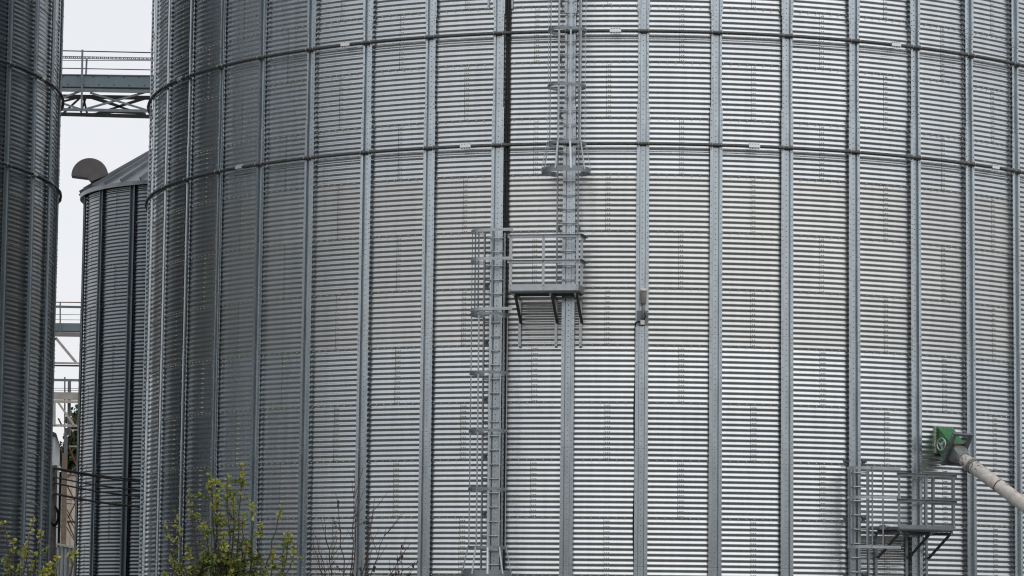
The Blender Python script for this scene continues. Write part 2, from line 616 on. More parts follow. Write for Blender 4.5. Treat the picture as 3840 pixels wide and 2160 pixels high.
def stiffener_mesh(name, R, zb, zt, joints, mats, wide=0.128, bolts=True):
    """outward-open channel with turned lips; joints = list of (z, half width above)"""
    m = MB()
    segs = sorted(joints, reverse=True)        # (z_top, z_bottom, half_width)
    for (a, b, hw, ex) in segs:
        web, leg, lip = 0.050, 0.066, hw
        d0, d1 = 0.019, 0.074 + ex
        t = 0.005
        prof = [(-lip, d1 - .012), (-lip, d1), (-leg, d1), (-web, d0 + ex), (web, d0 + ex), (leg, d1), (lip, d1), (lip, d1 - .012),
                (lip - t, d1 - .012), (lip - t, d1 - t), (leg + t, d1 - t), (web + t, d0 + ex - .003), (-web - t, d0 + ex - .003), (-leg - t, d1 - t), (-lip + t, d1 - t), (-lip + t, d1 - .012)]
        m.quad_strip([[(x, -(R + d), z) for x, d in prof] for z in (b, a)], cap=True)
        # bolts: one per corrugation in the web, pairs on the lips
        if bolts:
            z = a - 0.06
            k = 0
            while z > b + 0.03:
                m.bolt((0, -(R + d0 + ex), z), (0, -1, 0), 0.0125, 0.012, 1)
                k += 1
                z -= CORR
            for zz in (a - .05, a - .13, a - .27, a - .36, b + .05, b + .14, b + .3):
                for s in (-1, 1):
                    m.bolt((s * (hw - .028), -(R + d1), zz), (0, -1, 0), 0.0125, 0.012, 1)
            z = a - 0.62
            while z > b + 0.4:
                for s in (-1, 1):
                    m.bolt((s * (hw - .028), -(R + d1), z), (0, -1, 0), 0.0125, 0.012, 1)
                z -= 0.24 if (int(z * 7) % 2) else 0.86
    return m.mesh(name, mats)


def hoop_mesh(name, R, NB, z, ks):
    m = MB()
    rp = R + 0.074 + 0.035
    dth = 2 * PI / NB
    n = 192
    m.tube([(rp * math.sin(2 * PI * i / n), -rp * math.cos(2 * PI * i / n), z) for i in range(n + 1)], 0.034, 10, cap=False)
    for k in ks:
        for s in (-1, 1):
            a = k * dth + s * 0.098 / R
            ux, uy = math.sin(a), -math.cos(a)
            t = Vector((-uy, ux, 0)) * -1
            # U bolt: a small plate above and below and a strap over the pipe
            for zz in (0.045, -0.045):
                c = Vector((ux, uy, 0)) * (rp - 0.02) + Vector((0, 0, z + zz))
                m.bar(c - t * .018, c + t * .018, 0.026, 0.03, (0, 0, 1), 2)
            pts = [Vector((ux, uy, 0)) * (rp + .037 * math.cos(q)) + Vector((0, 0, z + .037 * math.sin(q))) for q in np.linspace(-1.9, 1.9, 9)]
            m.tube(pts, 0.007, 5, 2)
    return m.mesh(name, [M_PIPE, M_CLAMP, M_SBOLT])


def splice_mesh(name):
    """small bolted pipe coupling, built at angle zero, centred on the hoop"""
    m = MB()
    for s in (-1, 1):
        m.box(-.115, .115, -.012, .002, s * .038 - .02, s * .038 + .02)
        for i in range(4):
            m.bolt((-.085 + i * .057, -.012, s * .045), (0, -1, 0), 0.012, 0.014, 1)
    m.box(-.115, .115, -.042, -.036, -.030, .030)
    return m.mesh(name, [M_CLAMP, M_SBOLT])


def roof_mesh(name, R, z, slope, ribs, over=0.12, cap=0.6):
    m = MB()
    n = ribs * 6
    h = lambda r: z + (R - r) * math.tan(slope)
    rings = []
    for r in (R + over, R * .5, cap):
        rings.append([(r * math.sin(2 * PI * i / n), -r * math.cos(2 * PI * i / n), h(r) + 0.05) for i in range(n)])
    m.quad_strip(rings, cap=False)
    m.quad_strip([[(r * math.sin(2 * PI * i / n), -r * math.cos(2 * PI * i / n), zz) for i in range(n)]
                  for r, zz in ((cap, h(cap) + .05), (cap, h(cap) + .4), (0.02, h(cap) + .55))])
    for i in range(ribs):
        a = 2 * PI * (i + .5) / ribs
        u = Vector((math.sin(a), -math.cos(a), 0))
        t = Vector((math.cos(a), math.sin(a), 0))
        p = u * (R + over + .03) + Vector((0, 0, h(R + over) + .09))
        q = u * cap + Vector((0, 0, h(cap) + .09))
        m.bar(p, q, 0.035, 0.10, t)
    # eave flashing
    m.quad_strip([[(r * math.sin(2 * PI * i / n), -r * math.cos(2 * PI * i / n), zz) for i in range(n)]
                  for r, zz in ((R + over, h(R + over) + .05), (R + over, h(R + over) - .07), (R + .02, h(R + over) - .05))])
    return m.mesh(name, [M_ROOF])


R1, NB1 = 48 * 1.4745 / (2 * PI), 48
DTH = 2 * PI / NB1
C1, PH1 = Vector((2.71638, 72.32752, 0)), -0.00947
C2, PH2 = Vector((-22.1874, 71.7218, 0)), 1.38964
ZS = 12.36745 + CZ                   # height of the first sheet joint in view
ZH = 11.83162 + CZ                   # upper hoop
ZTOP = ZS + 8 * HROW


class Frame:
    """tangent frame on a silo wall: x to the right along the wall, -y outward, z up"""
    def __init__(self, a, C=C1, R=R1):
        self.a, self.C, self.R = a, C, R
        self.o = Vector((math.sin(a), -math.cos(a), 0))
        self.t = Vector((math.cos(a), math.sin(a), 0))
        self.base = C + self.o * R

    def hit(self, out, px, py):
        """(x, z) in this frame of a photo point lying in the plane `out` metres off the wall"""
        d = ray(px, py)
        p0 = Vector((0, 0, CZ))
        s = ((self.base + self.o * out - p0).dot(self.o)) / d.dot(self.o)
        p = p0 + d * s
        return (p - self.base).dot(self.t), p.z


def cyl(px, py, r, C=C1):
    d, p = ray(px, py), Vector((0, 0, CZ))
    ox, oy = p.x - C.x, p.y - C.y
    A, B, D = d.x ** 2 + d.y ** 2, 2 * (ox * d.x + oy * d.y), ox * ox + oy * oy - r * r
    s = (-B - math.sqrt(max(0, B * B - 4 * A * D))) / (2 * A)
    q = p + d * s
    return math.atan2(q.x - C.x, -(q.y - C.y)), q.z


wall1 = wall_mesh('silo_wall', R1, NB1, ZS, 20, -8, M_WALL)


def zline(px, py, r=R1 + .07):
    return cyl(px, py, r)[1]


zA, zB, zC, zD = zline(2413, 43), zline(2413, 397), zline(2405, 822), zline(2400, 1680)
JN = [(ZTOP, zA, 0.126, 0.006), (zA, zB, 0.108, 0.0), (zB, zC, 0.126, 0.006), (zC, zC - 2.3, 0.128, 0.006),
      (zC - 2.304, zD, 0.130, 0.009), (zD - .004, zD - 2.35, 0.133, 0.009), (zD - 2.354, 0.3, 0.134, 0.012)]
stiff1 = stiffener_mesh('stiffener', R1, 0.3, ZTOP, JN, [M_STIFF, M_SBOLT])
splice = splice_mesh('splice_plate')


def add_silo(C, ph, dz, label, ks, hoops, splices, wall, stiff, wmat=None, smat=None):
    root = empty('grain_silo', C, 0, label, 'silo', 'corrugated steel grain silos')
    o = link('wall', wall, root)
    o.rotation_euler.z = ph
    o.location.z = dz
    if wmat:
        o.material_slots[0].link = 'OBJECT'
        o.material_slots[0].material = wmat
    b = MB()
    n = 96
    pr = [(R1 + .35, 0.0), (R1 + .35, .32), (R1 - .05, .34)]
    b.quad_strip([[(r * math.sin(2 * PI * i / n), -r * math.cos(2 * PI * i / n), z) for i in range(n)] for r, z in pr])
    b.build('base', M_CONC, root)
    for k in ks:
        s = link('stiffener', stiff, root)
        s.rotation_euler.z = ph + k * DTH
        s.location.z = dz
        if smat:
            s.material_slots[0].link = 'OBJECT'
            s.material_slots[0].material = smat
    for i, z in enumerate(hoops):
        h = link('hoop_pipe', hoop_mesh('hoop_pipe', R1, NB1, 0, ks), root)
        h.location.z = z
        h.rotation_euler.z = ph
        for a in splices[i]:
            s = link('splice_plate', splice, h)
            # placed on the pipe's outer side
            aa = a - ph
            s.location = ((R1 + .109) * math.sin(aa), -(R1 + .109) * math.cos(aa), 0)
            s.rotation_euler.z = aa
    rf = link('roof', roof_mesh('roof', R1, ZTOP + dz + .02, math.radians(28), 48), root)
    rf.rotation_euler.z = ph
    return root


spl_up = [cyl(x, y, R1 + .11)[0] for x, y in ((1298, 161), (2308, 113), (3358, 163))]
spl_lo = [cyl(x, y, R1 + .11)[0] for x, y in ((899, 620), (1747, 547), (2828, 545), (3730, 621))]
spl_up.append(cyl(676, 290, R1 + .11)[0])
main = add_silo(C1, PH1, 0.0, 'huge bright corrugated grain silo filling the picture, with ladders on its wall',
                range(-13, 14), [ZH, ZH - 2 * HROW], [spl_up, spl_lo], wall1, stiff1)
DZ2 = 12.327 + CZ - ZH
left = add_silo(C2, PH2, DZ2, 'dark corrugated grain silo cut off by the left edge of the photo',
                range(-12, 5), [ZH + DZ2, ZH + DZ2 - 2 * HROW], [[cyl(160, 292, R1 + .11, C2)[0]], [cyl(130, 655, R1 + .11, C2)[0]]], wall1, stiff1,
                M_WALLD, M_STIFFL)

# ------------------------------------------------------------------ smaller silo behind
R3, NB3 = 20 * 1.4745 / (2 * PI), 20
C3, PH3, ZE3 = Vector((-8.18264, 91.58605, 0)), -0.95095, 12.511 + CZ
root = empty('grain_silo', C3, 0, 'smaller dark corrugated silo with cone roof, in the gap between the big ones', 'silo',
             'corrugated steel grain silos')
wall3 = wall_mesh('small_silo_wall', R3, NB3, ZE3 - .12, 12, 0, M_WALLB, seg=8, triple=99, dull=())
o = link('wall', wall3, root)
o.rotation_euler.z = PH3
J3 = [(ZE3 - .1, ZE3 - 3.4, .100, 0.0), (ZE3 - 3.404, ZE3 - 6.1, .106, .004), (ZE3 - 6.104, ZE3 - 9.0, .112, .008), (ZE3 - 9.004, .2, .118, .012)]
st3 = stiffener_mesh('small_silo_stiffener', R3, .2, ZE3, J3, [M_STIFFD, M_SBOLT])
for k in range(-4, 7):
    s = link('stiffener', st3, root)
    s.rotation_euler.z = PH3 + k * 2 * PI / NB3
b = MB()
b.quad_strip([[(r * math.sin(2 * PI * i / 48), -r * math.cos(2 * PI * i / 48), z) for i in range(48)] for r, z in ((R3 + .3, 0), (R3 + .3, .38), (R3 - .05, .4))])
b.build('base', M_CONC, root)
rf = link('roof', roof_mesh('small_silo_roof', R3, ZE3 - .02, math.radians(32.5), 40, .14), root)
rf.rotation_euler.z = PH3
# handrail ring on the roof
m = MB()
rr = R3 * .47
zr = ZE3 + (R3 - rr) * math.tan(math.radians(32.5)) + .22
aa = np.linspace(-2.2, 1.2, 40)
m.tube([(rr * math.sin(a), -rr * math.cos(a), zr) for a in aa], .03, 6)
for a in aa[::3]:
    m.bar((rr * math.sin(a), -rr * math.cos(a), zr), (rr * math.sin(a), -rr * math.cos(a), zr - .2), .05, .05)
m.build('roof_ring', M_TRUSSD, rf).rotation_euler.z = -PH3
# gooseneck roof vent: half-round hood with its mouth turned down
m = MB()
YV = 89.6
arc = []
for t in np.linspace(0, 1, 19):
    an = PI * (1.0 - t * 0.97)
    cx_, cy_ = 677 / 2.0125, 1325 / 2.0125
    arc.append((cx_ + 69 * math.cos(an), cy_ - 66 * math.sin(an)))
poly = arc + [(398, 658), (341, 680), (329, 666)]
pw = [at(x, y, YV) - C3 for x, y in poly]
m.prism(pw, (-.05, .55, 0))
m.build('roof_vent', M_VENT, root)

# ------------------------------------------------------------------ ladders
def hoop_pts(off, r, a0=-146, a1=146, n=25, cc=None):
    c = off + .33 if cc is None else cc
    return [(r * math.sin(math.radians(t)), -(c + r * math.cos(math.radians(t)))) for t in np.linspace(a0, a1, n)]


rung_cache = {}


def make_ladder(label, fr, zb, zt, xc=0.0, wid=.42, off=.20, rung0=None, pitch=.2855, closed=(), flare=None, jhoops=(), jx=0.0, jbars=(), zbars=None, brackets=()):
    root = empty('caged_ladder', (fr.base.x, fr.base.y, zb), fr.a, label, 'ladder', 'caged ladders on the main silo')
    Z = lambda z: z - zb
    for s in (-1, 1):
        m = MB()
        m.box(xc + s * wid / 2 - .014, xc + s * wid / 2 + .014, -off - .03, -off + .03, 0, zt - zb)
        m.build('stringer', M_GALV, root)
    key = round(wid, 3)
    if key not in rung_cache:
        m = MB()
        m.tube([(-wid / 2, 0, 0), (wid / 2, 0, 0)], .0145, 8)
        rung_cache[key] = m.mesh('rung', M_GALVL)
    z = rung0
    while z - pitch > zb + .05:
        z -= pitch
    while z < zt - .05:
        r_ = link('rung', rung_cache[key], root)
        r_.location = (xc, -off, Z(z))
        z += pitch
    for z in brackets:
        for s in (-1, 1):
            m = MB()
            x = xc + s * wid / 2
            m.box(x - .02 * s - .012, x - .02 * s + .012, -off + .03, -.004, Z(z) - .022, Z(z) + .022)
            m.box(x - .03, x + .03, -.024, -.002, Z(z) - .035, Z(z) + .035)
            m.build('wall_bracket', M_GALVD, root)
    if closed:
        for z in closed:
            m = MB()
            p = hoop_pts(off, .385)
            m.band([(xc + x, y, Z(z)) for x, y in p], .058, .006)
            for s in (-1, 1):
                m.box(xc + s * wid / 2 - .035, xc + s * wid / 2 + .035, -off - .045, -off - .031, Z(z) - .03, Z(z) + .03)
            for t in (-90, -54, -18, 18, 54, 90):
                x, y = .389 * math.sin(math.radians(t)), -(off + .33 + .389 * math.cos(math.radians(t)))
                m.bolt((xc + x, y, Z(z)), (x, y + off + .33, 0), .014, .014, 1)
            m.build('cage_hoop', [M_GALV, M_SBOLT], root)
        z1, z0 = max(closed), min(closed)
        top = zbars if zbars else z1
        for t in (-90, -54, -18, 18, 54, 90):
            tr = math.radians(t)
            u = Vector((math.sin(tr), -math.cos(tr), 0))
            c = Vector((xc, -(off + .33), 0))
            m = MB()
            m.bar(c + u * .376 + Vector((0, 0, Z(z0) - .04)), c + u * .376 + Vector((0, 0, Z(top) + .03)), .034, .008, (math.cos(tr), math.sin(tr), 0))
            m.build('cage_bar', M_GALVL, root)
            if flare:
                m = MB()
                m.bar(c + u * .395 + Vector((0, 0, Z(z0) + .01)), c + u * (flare[1] + .012) + Vector((0, 0, Z(flare[0]))), .036, .010, (math.cos(tr), math.sin(tr), 0))
                m.build('cage_bar', M_GALVL, root)
        if flare:
            m = MB()
            m.band([(xc + x, y, Z(flare[0])) for x, y in hoop_pts(off, flare[1], -150, 150, 31)], flare[2], .006)
            m.build('cage_hoop', M_GALV, root)
    if jhoops:
        ofr = off + .33 + .385
        for z in jhoops:
            m = MB()
            p = hoop_pts(off, .385, -146, 0, 15) + [(jx - xc, -ofr)]
            m.band([(xc + x, y, Z(z)) for x, y in p], .058, .006)
            for i in range(6):
                m.bolt((jx - .28 + i * .045, -ofr - .003, Z(z)), (0, -1, 0), .009, .004, 1)
            m.build('cage_hoop', [M_GALVL, M_SBOLT], root)
        z1, z0 = max(jhoops), min(jhoops)
        pts = []
        for t in jbars:
            if t[0] == 'a':
                tr = math.radians(t[1])
                pts.append((xc + .376 * math.sin(tr), -(off + .33 + .376 * math.cos(tr)), (math.cos(tr), math.sin(tr), 0)))
            else:
                pts.append((t[1], -ofr + .009, (1, 0, 0)))
        for x, y, sd_ in pts:
            m = MB()
            m.bar((x, y, Z(z0) - .04), (x, y, Z(z1) + .03), .034, .008, sd_)
            m.build('cage_bar', M_GALV, root)
    return root


def kf(k):
    return Frame(PH1 + k * DTH)


def zf(fr, out, px, py):
    return fr.hit(out, px, py)[1]


# platform heights first
FP = Frame(cyl(2036, 1085, R1 + .8)[0])
OUT1 = .86
x0, zt1 = FP.hit(OUT1, 1908, 1066.5)
x1, zd1 = FP.hit(OUT1, 2169, 1086)

f1 = kf(-1)
OF = .20 + .33 + .385
h1 = [zf(f1, OF, 2134, y) for y in (102, 313, 529)]
h1 = [h1[0] + 1.13 * i for i in (7, 6, 5, 4, 3, 2, 1)] + h1
make_ladder('upper caged ladder rising from the middle platform to the top edge of the photo', f1, zd1 + .03, ZTOP - .4,
            xc=f1.hit(.2, 2133, 320)[0], rung0=zf(f1, .2, 2133, 836), closed=h1, zbars=ZTOP - .6,
            flare=(zf(f1, OF + .12, 2134, 628), .49, .105), brackets=[ZS - n * HROW + .06 for n in (0, 1, 2, 4)])

f2 = kf(-2)
xc2 = f2.hit(.2, 1853, 1150)[0]
h2 = [zf(f2, OF, 1845, y) for y in (1174, 1394, 1612, 1832, 2052)]
jz = [zf(f2, OF, 1845, y) for y in (861, 969, 1157)]
jx2 = f2.hit(OF, 1923, 968)[0]
make_ladder('lower caged ladder left of the middle platform, its cage flared at the bottom edge', f2, .9, jz[0] + .02,
            xc=xc2, rung0=zf(f2, .2, 1853, 1050), closed=h2, flare=(zf(f2, OF + .12, 1840, 2152), .50, .15),
            jhoops=jz, jx=jx2, jbars=[('a', -126), ('a', -90), ('a', -36), ('x', f2.hit(OF, 1846, 1000)[0])],
            brackets=[ZS - n * HROW + .06 for n in (5, 6, 7, 8, 9)])

f3 = kf(3)
xc3 = f3.hit(.2, 3221, 1900)[0]
jz3 = [zf(f3, OF, 3300, y) for y in (1755, 1865, 2051)]
make_ladder('ladder with open half cage at the lower right, left of the small platform', f3, .4, jz3[0] + .03,
            xc=xc3, rung0=zf(f3, .2, 3221, 1932), jhoops=jz3, jx=f3.hit(OF, 3378, 1865)[0],
            jbars=[('a', -135), ('a', -112), ('a', -75), ('a', -28), ('x', f3.hit(OF, 3272, 1860)[0]), ('x', f3.hit(OF, 3312, 1860)[0])],
            brackets=[ZS - n * HROW + .06 for n in (8, 9, 10)])

# ------------------------------------------------------------------ platforms
def angle_post(x, y, z0, z1, w=.055, sx=1):
    m = MB()
    m.box(x - w / 2, x + w / 2, y, y + .006, z0, z1)
    m.box(x + sx * (w / 2 - .006) - .003, x + sx * (w / 2 - .006) + .003, y + .006, y + w, z0, z1)
    for z in (z1 - .04, (z0 + z1) / 2, z0 + .06):
        m.bolt((x, y - .004, z), (0, -1, 0), .014, .012, 1)
    return m


def make_platform(label, fr, xl, xr, out, inn, zd, ztoe, rails, posts, legs, zleg, zbr, steel=M_GALVL, side_rails=True, lx=None, braced=True):
    root = empty('platform', (fr.base.x, fr.base.y, zleg), fr.a, label, 'platform', 'access platforms on the main silo')
    Z = lambda z: z - zleg
    m = MB()
    m.box(xl, xr, -out + .008, -inn, Z(zd) - .03, Z(zd) + .012)
    for i in range(5):
        yy = -out + .06 + i * (out - inn - .1) / 4
        m.box(xl + .02, xr - .02, yy, yy + .012, Z(zd) - .055, Z(zd) - .03)
    m.build('deck', M_GALVD, root)
    m = MB()
    m.box(xl, xr, -out - .004, -out + .004, Z(zd) - .01, Z(ztoe))
    for x in (xl + .03, (xl + xr) / 2, xr - .03):
        for zz in (Z(zd) + .02, Z(ztoe) - .02):
            m.bolt((x, -out - .004, zz), (0, -1, 0), .014, .012, 1)
    m.build('toe_board', [steel, M_SBOLT], root)
    m = MB()
    m.box(xr + .001, xr + .007, -out + .01, -inn, Z(zd) - .01, Z(ztoe))
    m.build('toe_board', [M_GALVD, M_SBOLT], root)
    zt = max(rails)
    for i, x in enumerate(posts):
        angle_post(x, -out - .012 if False else -out + .006, Z(zd) + .014, Z(zt), sx=-1 if i else 1).build('post', [steel, M_SBOLT], root)
    angle_post(xr - .035, -inn - .10, Z(zd) + .014, Z(zt), sx=-1).build('post', [steel, M_SBOLT], root)
    for z in rails:
        m = MB()      # angle iron with its shelf turned inwards, dark underside
        m.box(xl - .03, xr + .03, -out - .006, -out + .001, Z(z) - .06, Z(z) + .0)
        m.box(xl - .03, xr + .03, -out - .062, -out - .006, Z(z) - .007, Z(z))
        for x in posts:
            m.bolt((x, -out - .006, Z(z) - .03), (0, -1, 0), .014, .012, 1)
        m.build('rail', [steel, M_SBOLT], root)
        if side_rails:
            m = MB()
            m.box(xr + .031, xr + .038, -out - .006, -inn - .05, Z(z) - .06, Z(z))
            m.box(xr + .038, xr + .09, -out - .062, -inn - .05, Z(z) - .007, Z(z))
            m.build('rail', [M_GALVD, M_SBOLT], root)
    for x in legs:
        m = MB()
        m.box(x - .028, x + .028, -.034, -.028, 0, Z(zd) - .058)
        m.box(x - .028, x - .022, -.028, -.012, 0, Z(zd) - .058)
        m.bolt((x, -.034, .05), (0, -1, 0), .014, .012, 1)
        m.build('wall_leg', [steel, M_SBOLT], root)
        m = MB()
        m.box(x - .012, x + .024, -out + .05, -.036, Z(zd) - .11, Z(zd) - .058)
        m.build('bearer', M_GALVD, root)
        if braced:
            m = MB()
            m.bar((x + .03, -.045, Z(zbr)), (x + .03, -out + .08, Z(zd) - .06), .055, .03, (1, 0, 0))
            m.build('brace', M_BRACE, root)
    return root


zl1 = FP.hit(.03, 2010, 1298)[1]
lg = [FP.hit(.03, px, 1200)[0] for px in (1949, 2085, 2177)]
rl1 = [FP.hit(OUT1, 2036, y)[1] for y in (879, 974.5)]
make_platform('steel platform with railings halfway up the silo wall, between two caged ladders', FP, x0, x1, OUT1, .14, zd1, zt1, rl1,
              [x0 + .03, FP.hit(OUT1, 2037, 1000)[0], x1 - .03], lg, zl1, FP.hit(.045, 1950, 1212)[1])

a_l, a_r = cyl(3285, 2050, R1)[0], cyl(3475, 2050, R1)[0]
FQ = Frame((a_l + a_r) / 2)
OUT2 = .93
xq0, zt2 = FQ.hit(OUT2, 3368, 1967)
xq1, zd2 = FQ.hit(OUT2, 3583, 1986)
rl2 = [FQ.hit(OUT2, 3470, y)[1] for y in (1776.5, 1873.5)]
lg2 = [FQ.hit(.03, px, 2060)[0] for px in (3286, 3400, 3475)]
plat2 = make_platform('small steel platform with railings at the lower right, under the green chute', FQ, xq0, xq1, OUT2, .14, zd2, zt2, rl2,
                      [xq0 + .03, FQ.hit(OUT2, 3475, 1900)[0], xq1 - .03], lg2, .35, FQ.hit(.045, 3480, 2095)[1], M_GALV, side_rails=True)
# landing plate reaching left behind the ladder cage
m = MB()
xa, za = FQ.hit(.35, 3279, 1975)
m.box(xa, xq0 - .01, -.52, -.14, zd2 - .35 - .03, zd2 - .35 + .012)
m.box(xa, xq0 - .01, -.528, -.521, zd2 - .35 - .02, zt2 - .35)
m.build('landing', M_GALVD, plat2)

# ------------------------------------------------------------------ black cables beside the lower ladder
fr = Frame(cyl(1903, 300, R1 + .05)[0])
m = MB()
for i, dx in enumerate((-.028, .006, .034)):
    pts = []
    for j in range(45):
        z = .5 + j * (ZTOP - .9) / 44
        pts.append((dx + .004 * math.sin(j * 1.3 + i * 2), -.05 - .012 * (i % 2), z))
    m.tube(pts, .0175, 6)
for j in range(18):
    z = .9 + j * 1.25
    m.box(-.05, .055, -.085, -.079, z, z + .03)
    m.box(-.05, -.044, -.079, -.004, z, z + .03)
o = m.build('cable_bundle', M_CABLE)
o.location = fr.base
o.rotation_euler.z = fr.a
tag(o, 'bundle of black cables running straight up the wall beside the lower ladder', 'cables')

# straps hanging down at the top edge
for px, lab in ((1832, 'perforated steel strap hanging at the top edge, left of the black cable bundle'),
                (1921, 'perforated steel strap hanging at the top edge, right of the black cable bundle')):
    a, z = cyl(px, 32, R1 + .02)
    fr = Frame(a)
    m = MB()
    m.box(-.022, .022, -.030, -.022, 0, 1.1)
    m.box(-.022, -.016, -.022, -.006, 0, 1.1)
    for i in range(5):
        m.bolt((0, -.030, .05 + .2 * i), (0, -1, 0), .012, .01, 1)
    o = m.build('strap', [M_GALVL, M_SBOLT])
    o.location = (fr.base.x, fr.base.y, z)
    o.rotation_euler.z = fr.a
    tag(o, lab, 'strap')

# ------------------------------------------------------------------ floodlight on the middle stiffener
f0 = kf(0)
S0 = R1 + .09
xl, zpl0 = f0.hit(.09, 2409, 1220)
zpl1 = f0.hit(.09, 2409, 1165)[1]
root = empty('floodlight', (f0.base.x, f0.base.y, zpl0), f0.a, 'small cylindrical floodlight fixed to the stiffener right of the middle platform', 'lamp')
m = MB()
m.box(xl - .118, xl + .118, -.096, -.088, 0, zpl1 - zpl0)
for sx in (-.098, .098):
    for zz in (.04, zpl1 - zpl0 - .04):
        m.bolt((xl + sx, -.096, zz), (0, -1, 0), .015, .014, 1)
m.build('mounting_plate', [M_GALVD, M_SBOLT], root)
m = MB()
zz = lambda y: f0.hit(.2, 2409, y)[1] - zpl0
m.tube([(xl + .01, -.10, zz(1193)), (xl + .01, -.17, zz(1188)), (xl + .012, -.20, zz(1160)), (xl + .012, -.215, zz(1137))], [.03, .03, .024, .022], 8)
m.build('arm', M_LAMP, root)
m = MB()
xh = f0.hit(.25, 2413, 1110)[0]
zb_, zt_ = zz(1139), zz(1087)
m.tube([(xh, -.22, zb_ - .01), (xh, -.222, zb_), (xh, -.225, zb_ + .03), (xh, -.26, zt_ - .02), (xh, -.265, zt_)], [.03, .052, .060, .066, .062], 14)
hs = m.build('housing', M_LAMP, root)
m = MB()
m.tube([(xh, -.262, zt_ - .035), (xh, -.268, zt_ + .012), (xh, -.269, zt_ + .02)], [.074, .072, .05], 14)
m.build('cap', M_WHITE, hs)
m = MB()
m.box(xl - .04, xl + .04, -.15, -.097, .012, .10)
m.build('junction_box', M_WHITE, root)
m = MB()
pts = [(xl - .04, -.12, .07), (xl - .09, -.13, .075), (xl - .135, -.11, .05), (xl - .145, -.06, -.05)]
for i in range(24):
    pts.append((xl - .143 + .012 * math.sin(i * .7), -.035, -.2 - i * .24))
m.tube(pts, .014, 6)
m.tube([(xl + .01, -.2, zz(1160)), (xl + .06, -.19, zz(1185)), (xl + .03, -.14, .11)], .010, 6)
m.build('power_cable', M_CABLE, root)

# ------------------------------------------------------------------ green chute, gate and spout
px = lambda x, y: (3080 + x / 2.4145, 1560 + y / 2.4145)
FC = Frame(cyl(*px(1112, 215), R1)[0])
xf0, zf1 = FC.hit(.03, *px(1034, 92))
xf1, _ = FC.hit(.03, *px(1193, 100))
_, zf0 = FC.hit(.03, *px(1034, 342))
root = empty('grain_chute', (FC.base.x, FC.base.y, zf0), FC.a, 'green square outlet chute on the silo wall with slide gate and handwheel', 'chute')
Zc = lambda z: z - zf0
O_G = .50
gx, gz = FC.hit(O_G, *px(1215, 330))
axis = Vector((0, -1, -.62)).normalized()         # the way the grain runs: outward and down
e2 = Vector((0, -.62, 1)).normalized()
e1 = Vector((1, 0, 0))
G = Vector((gx, -O_G, Zc(gz)))
hw = .185
sq = [G + e1 * sx * hw + e2 * sz * hw for sx, sz in ((-1, -1), (1, -1), (1, 1), (-1, 1))]
wallr = [Vector((x, -.075, z)) for x, z in ((xf0 + .03, .03), (xf1 - .03, .03), (xf1 - .03, Zc(zf1) - .03), (xf0 + .03, Zc(zf1) - .03))]
m = MB()
m.quad_strip([[Vector((p.x, .0, p.z)) for p in wallr], wallr, [p - axis * .03 for p in sq]])
m.build('hopper', M_GREEN, root)
m = MB()
H_, W_ = Zc(zf1), xf1 - xf0
for (a, b, c, d) in ((xf0, xf1, 0, .04), (xf0, xf1, H_ - .04, H_), (xf0, xf0 + .04, .041, H_ - .041), (xf1 - .04, xf1, .041, H_ - .041)):
    m.box(a, b, -.035, -.012, c, d)
for i in range(9):
    for zz_ in (.02, H_ - .02):
        m.bolt((xf0 + .03 + i * (W_ - .06) / 8, -.035, zz_), (0, -1, 0), .012, .012, 1)
    for xx in (xf0 + .02, xf1 - .02):
        m.bolt((xx, -.035, .06 + i * (H_ - .12) / 8), (0, -1, 0), .012, .012, 1)
m.build('flange', [M_GREEN, M_BOLT], root)
m = MB()           # ragged sealant squeezed out around the flange
for (p, q) in (((xf0, 0), (xf0, H_)), ((xf0, H_), (xf1, H_)), ((xf1, H_), (xf1, H_ * .4))):
    n = 14
    m.tube([(p[0] + (q[0] - p[0]) * i / n + random.uniform(-.012, .012), -.016, p[1] + (q[1] - p[1]) * i / n + random.uniform(-.012, .012)) for i in range(n + 1)], .012, 5)
m.build('sealant', M_WHITE, root)
# slide gate: two long side rails, cross bars and plate
gate = None
m = MB()
for s in (-1, 1):
    c0 = G + e1 * s * (hw + .035)
    m.bar(c0 - e2 * .30, c0 + e2 * .44, .07, .075, axis)
for t in (-.27, .07, .41):
    c0 = G + e2 * t
    m.bar(c0 - e1 * (hw - .001), c0 + e1 * (hw - .001), .06, .05, axis)
c0 = G - e2 * .015
m.bar(c0 - e2 * .24, c0 + e2 * .06, .35, .02, e1)
for s in (-1, 1):
    for t in (-.2, -.05, .1, .25, .38):
        m.bolt(G + e1 * s * (hw + .071) + e2 * t, e1 * s, .014, .014, 1)
gate = m.build('slide_gate', [M_GALVD, M_SBOLT], root)
m = MB()
sh = G + e2 * .14 - axis * .055
m.tube([sh - e1 * (hw + .24), sh + e1 * (hw + .1)], .02, 8)
m.tube([sh - e1 * .1, sh + e1 * .12], .042, 10)
m.build('shaft', M_RUST, gate)
m = MB()
wc = sh - e1 * (hw + .22)
n = 24
ring = [wc + (axis * math.cos(2 * PI * i / n) + e2 * math.sin(2 * PI * i / n)) * .125 for i in range(n + 1)]
m.tube(ring, .014, 8, cap=False)
for i in range(3):
    t = 2 * PI * i / 3 + 1.2
    m.bar(wc, wc + (axis * math.cos(t) + e2 * math.sin(t)) * .12, .03, .012, e1.cross(axis * math.cos(t) + e2 * math.sin(t)))
m.tube([wc - e1 * .03, wc + e1 * .03], .032, 10)
m.build('handwheel', M_GALVL, gate)
m = MB()          # square to round transition under the gate
circ = lambda c, r, n=24: [c + (e1 * math.cos(2 * PI * (i + .5) / n - PI * .75) + e2 * math.sin(2 * PI * (i + .5) / n - PI * .75)) * r for i in range(n)]


